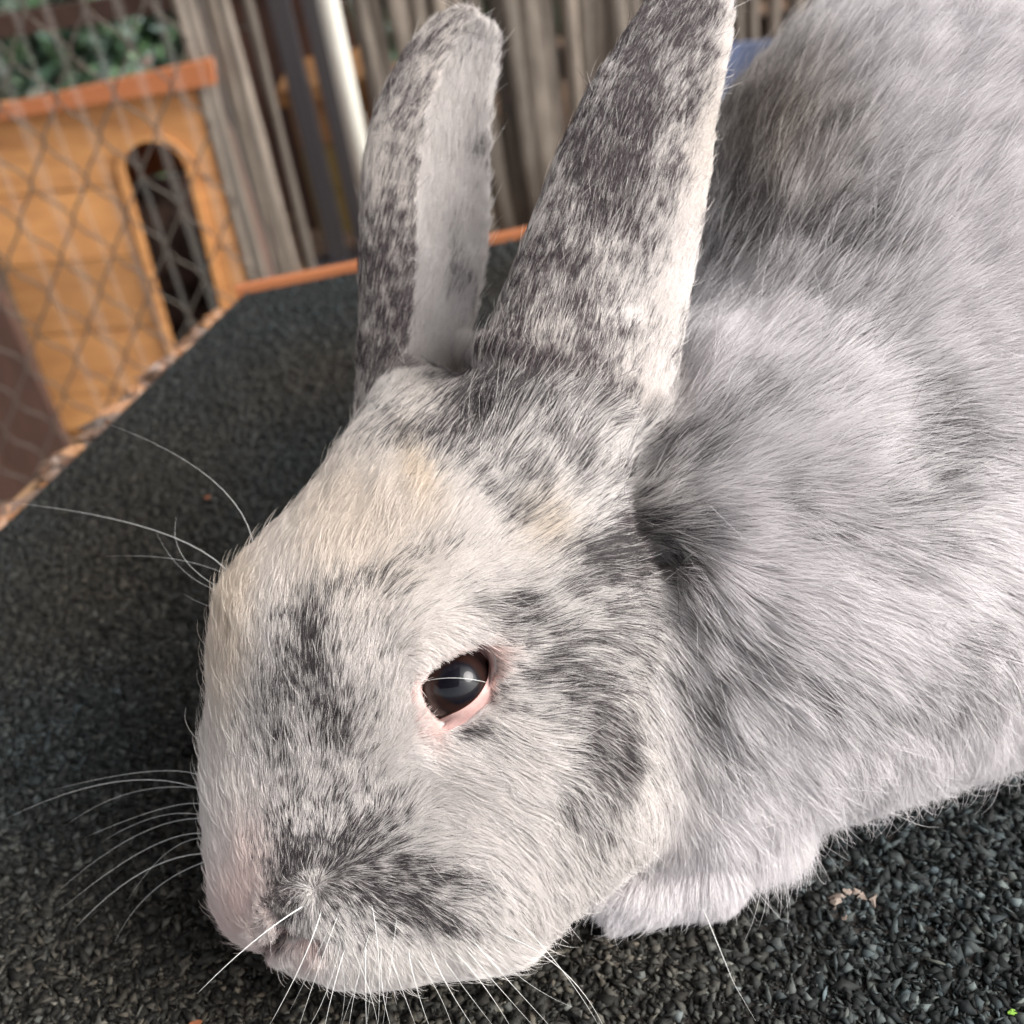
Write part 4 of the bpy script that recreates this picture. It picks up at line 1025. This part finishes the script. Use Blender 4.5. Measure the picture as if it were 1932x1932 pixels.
if FURMODE == 'hair':
    hb = N(t, 'ShaderNodeBsdfHairPrincipled'); hb.parametrization = 'COLOR'; t.links.new(at.outputs['Color'], hb.inputs['Color'])
    hb.inputs['Roughness'].default_value = .35; hb.inputs['Radial Roughness'].default_value = .5; hb.inputs['Coat'].default_value = 0
    t.links.new(hb.outputs[0], out.inputs[0])
else:
    db_ = N(t, 'ShaderNodeBsdfDiffuse'); tl = N(t, 'ShaderNodeBsdfTranslucent'); gl = N(t, 'ShaderNodeBsdfHair'); gl.component = 'Reflection'
    gl.inputs['RoughnessU'].default_value = .28; gl.inputs['RoughnessV'].default_value = .7; gl.inputs['Offset'].default_value = -.05
    t.links.new(at.outputs['Color'], db_.inputs[0]); t.links.new(at.outputs['Color'], tl.inputs[0])
    m1 = N(t, 'ShaderNodeMixShader'); m1.inputs[0].default_value = .32; t.links.new(db_.outputs[0], m1.inputs[1]); t.links.new(tl.outputs[0], m1.inputs[2])
    m2 = N(t, 'ShaderNodeMixShader'); m2.inputs[0].default_value = .055; t.links.new(m1.outputs[0], m2.inputs[1]); t.links.new(gl.outputs[0], m2.inputs[2])
    gl.inputs[0].default_value = (.8, .8, .8, 1); t.links.new(m2.outputs[0], out.inputs[0])
NH = int(os.environ.get('NH', 1100000))
if NH:
    hc, nh = make_fur(NH); hc.materials.append(M_fur)
    fur = bpy.data.objects.new('fur', hc); COL.objects.link(fur); under(fur); fur['kind'] = 'stuff'
    print('hairs', nh)

# ------------------------------------------------------------------ whiskers
M_whisk, t, b = mat('whisker'); b.inputs['Base Color'].default_value = (.70, .70, .68, 1); b.inputs['Roughness'].default_value = .3; b.inputs['Transmission Weight'].default_value = .0
def whisker(p0, p1, p2, r=.00009, w1=None, w2=None):
    """p0 root pixel on the coat, p1 bend, p2 tip with (u,v,w)"""
    if len(p0) == 2:
        q0, nb = on_body(p0[0], p0[1], 0.0)
    else: q0 = P(*p0)
    q1 = P(*p1); q2 = P(*p2); pts = []
    m_ = 2 * q1 - .5 * (q0 + q2)
    for s in np.linspace(0, 1, 13): pts.append((1-s)**2*q0 + 2*s*(1-s)*m_ + s*s*q2)
    pts = np.array(pts); pts[:, 2] = np.maximum(pts[:, 2], .0012)
    r *= .95
    o = tube('whisker', pts, [r * (1 - .85 * s) for s in np.linspace(0, 1, 13)], M_whisk, None, n=5); under(o)
# on the near lip
for a in [((575,1708),(480,1775,20),(372,1875,60),.00017),((608,1712),(570,1815,10),(508,1935,30),.00015),((640,1720),(600,1830,0),(560,1950,10),.00010),((650,1740),(620,1860,-30),(575,1950,-30),.00009),
          ((700,1750),(672,1860,-10),(655,1960,-10),.00009),((650,1790),(628,1870,0),(610,1950,10),.00012),((690,1780),(690,1870,20),(692,1960,30),.00011),((720,1780),(722,1870,-20),(745,1960,-30),.00010),
          ((770,1790),(785,1860,0),(815,1950,10),.00011),((810,1790),(850,1870,-10),(905,1955,-10),.00010),((850,1790),(905,1850,0),(965,1940,10),.00012),((870,1780),(930,1850,-20),(1010,1940,-30),.00009),
          ((880,1760),(950,1840,-10),(1060,1960,-10),.00010),((940,1760),(1060,1830,20),(1140,1940,40),.00013),((980,1740),(1060,1830,10),(1130,1935,10),.00010),((735,1800),(760,1870,10),(790,1950,10),.00008),
          ((700,1700),(715,1820,20),(712,1950,30),.00009),((750,1720),(735,1840,10),(720,1950,10),.00007),((640,1800),(650,1870,-40),(640,1940,-60),.00006),((690,1810),(660,1890,-60),(640,1950,-80),.00006),
          ((830,1800),(880,1870,-40),(950,1960,-60),.00007),((905,1770),(990,1850,-60),(1080,1900,-80),.00006),((620,1750),(585,1830,-20),(545,1910,-40),.00006),((780,1800),(830,1880,-20),(860,1960,-20),.00007),
          ((670,1800),(700,1880,10),(715,1950,10),.00007),((715,1790),(700,1870,-30),(690,1960,-50),.00006),((1320,1700),(1370,1820,-230),(1425,1960,-190),.00013)]:
    whisker(*a)
# from the far cheek and brow, seen past the forehead
for p0, p1, p2, r in [((480,1040,-300),(400,905,-420),(205,800,-560),.00010),((440,1090,-310),(290,1000,-450),(20,948,-600),.00013),((425,1115,-300),(345,1050,-380),(333,975,-420),.00007),((430,1120,-300),(350,1080,-380),(295,1005,-430),.00006),
          ((440,1090,-320),(330,1055,-420),(200,1050,-500),.00006),((425,1150,-300),(385,1140,-340),(345,1120,-380),.00006),((395,1472,-300),(290,1455,-380),(100,1490,-450),.00009),((395,1495,-300),(220,1475,-400),(10,1545,-480),.00010),
          ((395,1490,-320),(250,1495,-400),(120,1560,-450),.00007),((398,1525,-300),(320,1522,-360),(160,1580,-420),.00010),((398,1542,-300),(300,1540,-360),(190,1590,-420),.00008),((398,1545,-310),(260,1575,-400),(100,1690,-440),.00008),
          ((400,1575,-300),(280,1600,-380),(110,1720,-430),.00010),((402,1582,-300),(320,1605,-360),(240,1700,-400),.00007),((402,1610,-300),(270,1645,-380),(138,1755,-410),.00013),((405,1620,-300),(290,1680,-380),(215,1780,-410),.00008),
          ((1345,190,-262),(1352,215,-262),(1368,215,-262),.00004)]:
    whisker(p0, p1, p2, r)
# a lash across the eye
q0 = on_ball(802, 1285, EYE_R + .0012); q1 = on_ball(858, 1279, EYE_R + .0022); q2 = on_ball(916, 1287, EYE_R + .0010)
o = tube('eyelash', [(1-s)**2*q0 + 2*s*(1-s)*(2*q1-.5*(q0+q2)) + s*s*q2 for s in np.linspace(0, 1, 11)], .00005, M_whisk, None, n=5); under(o)
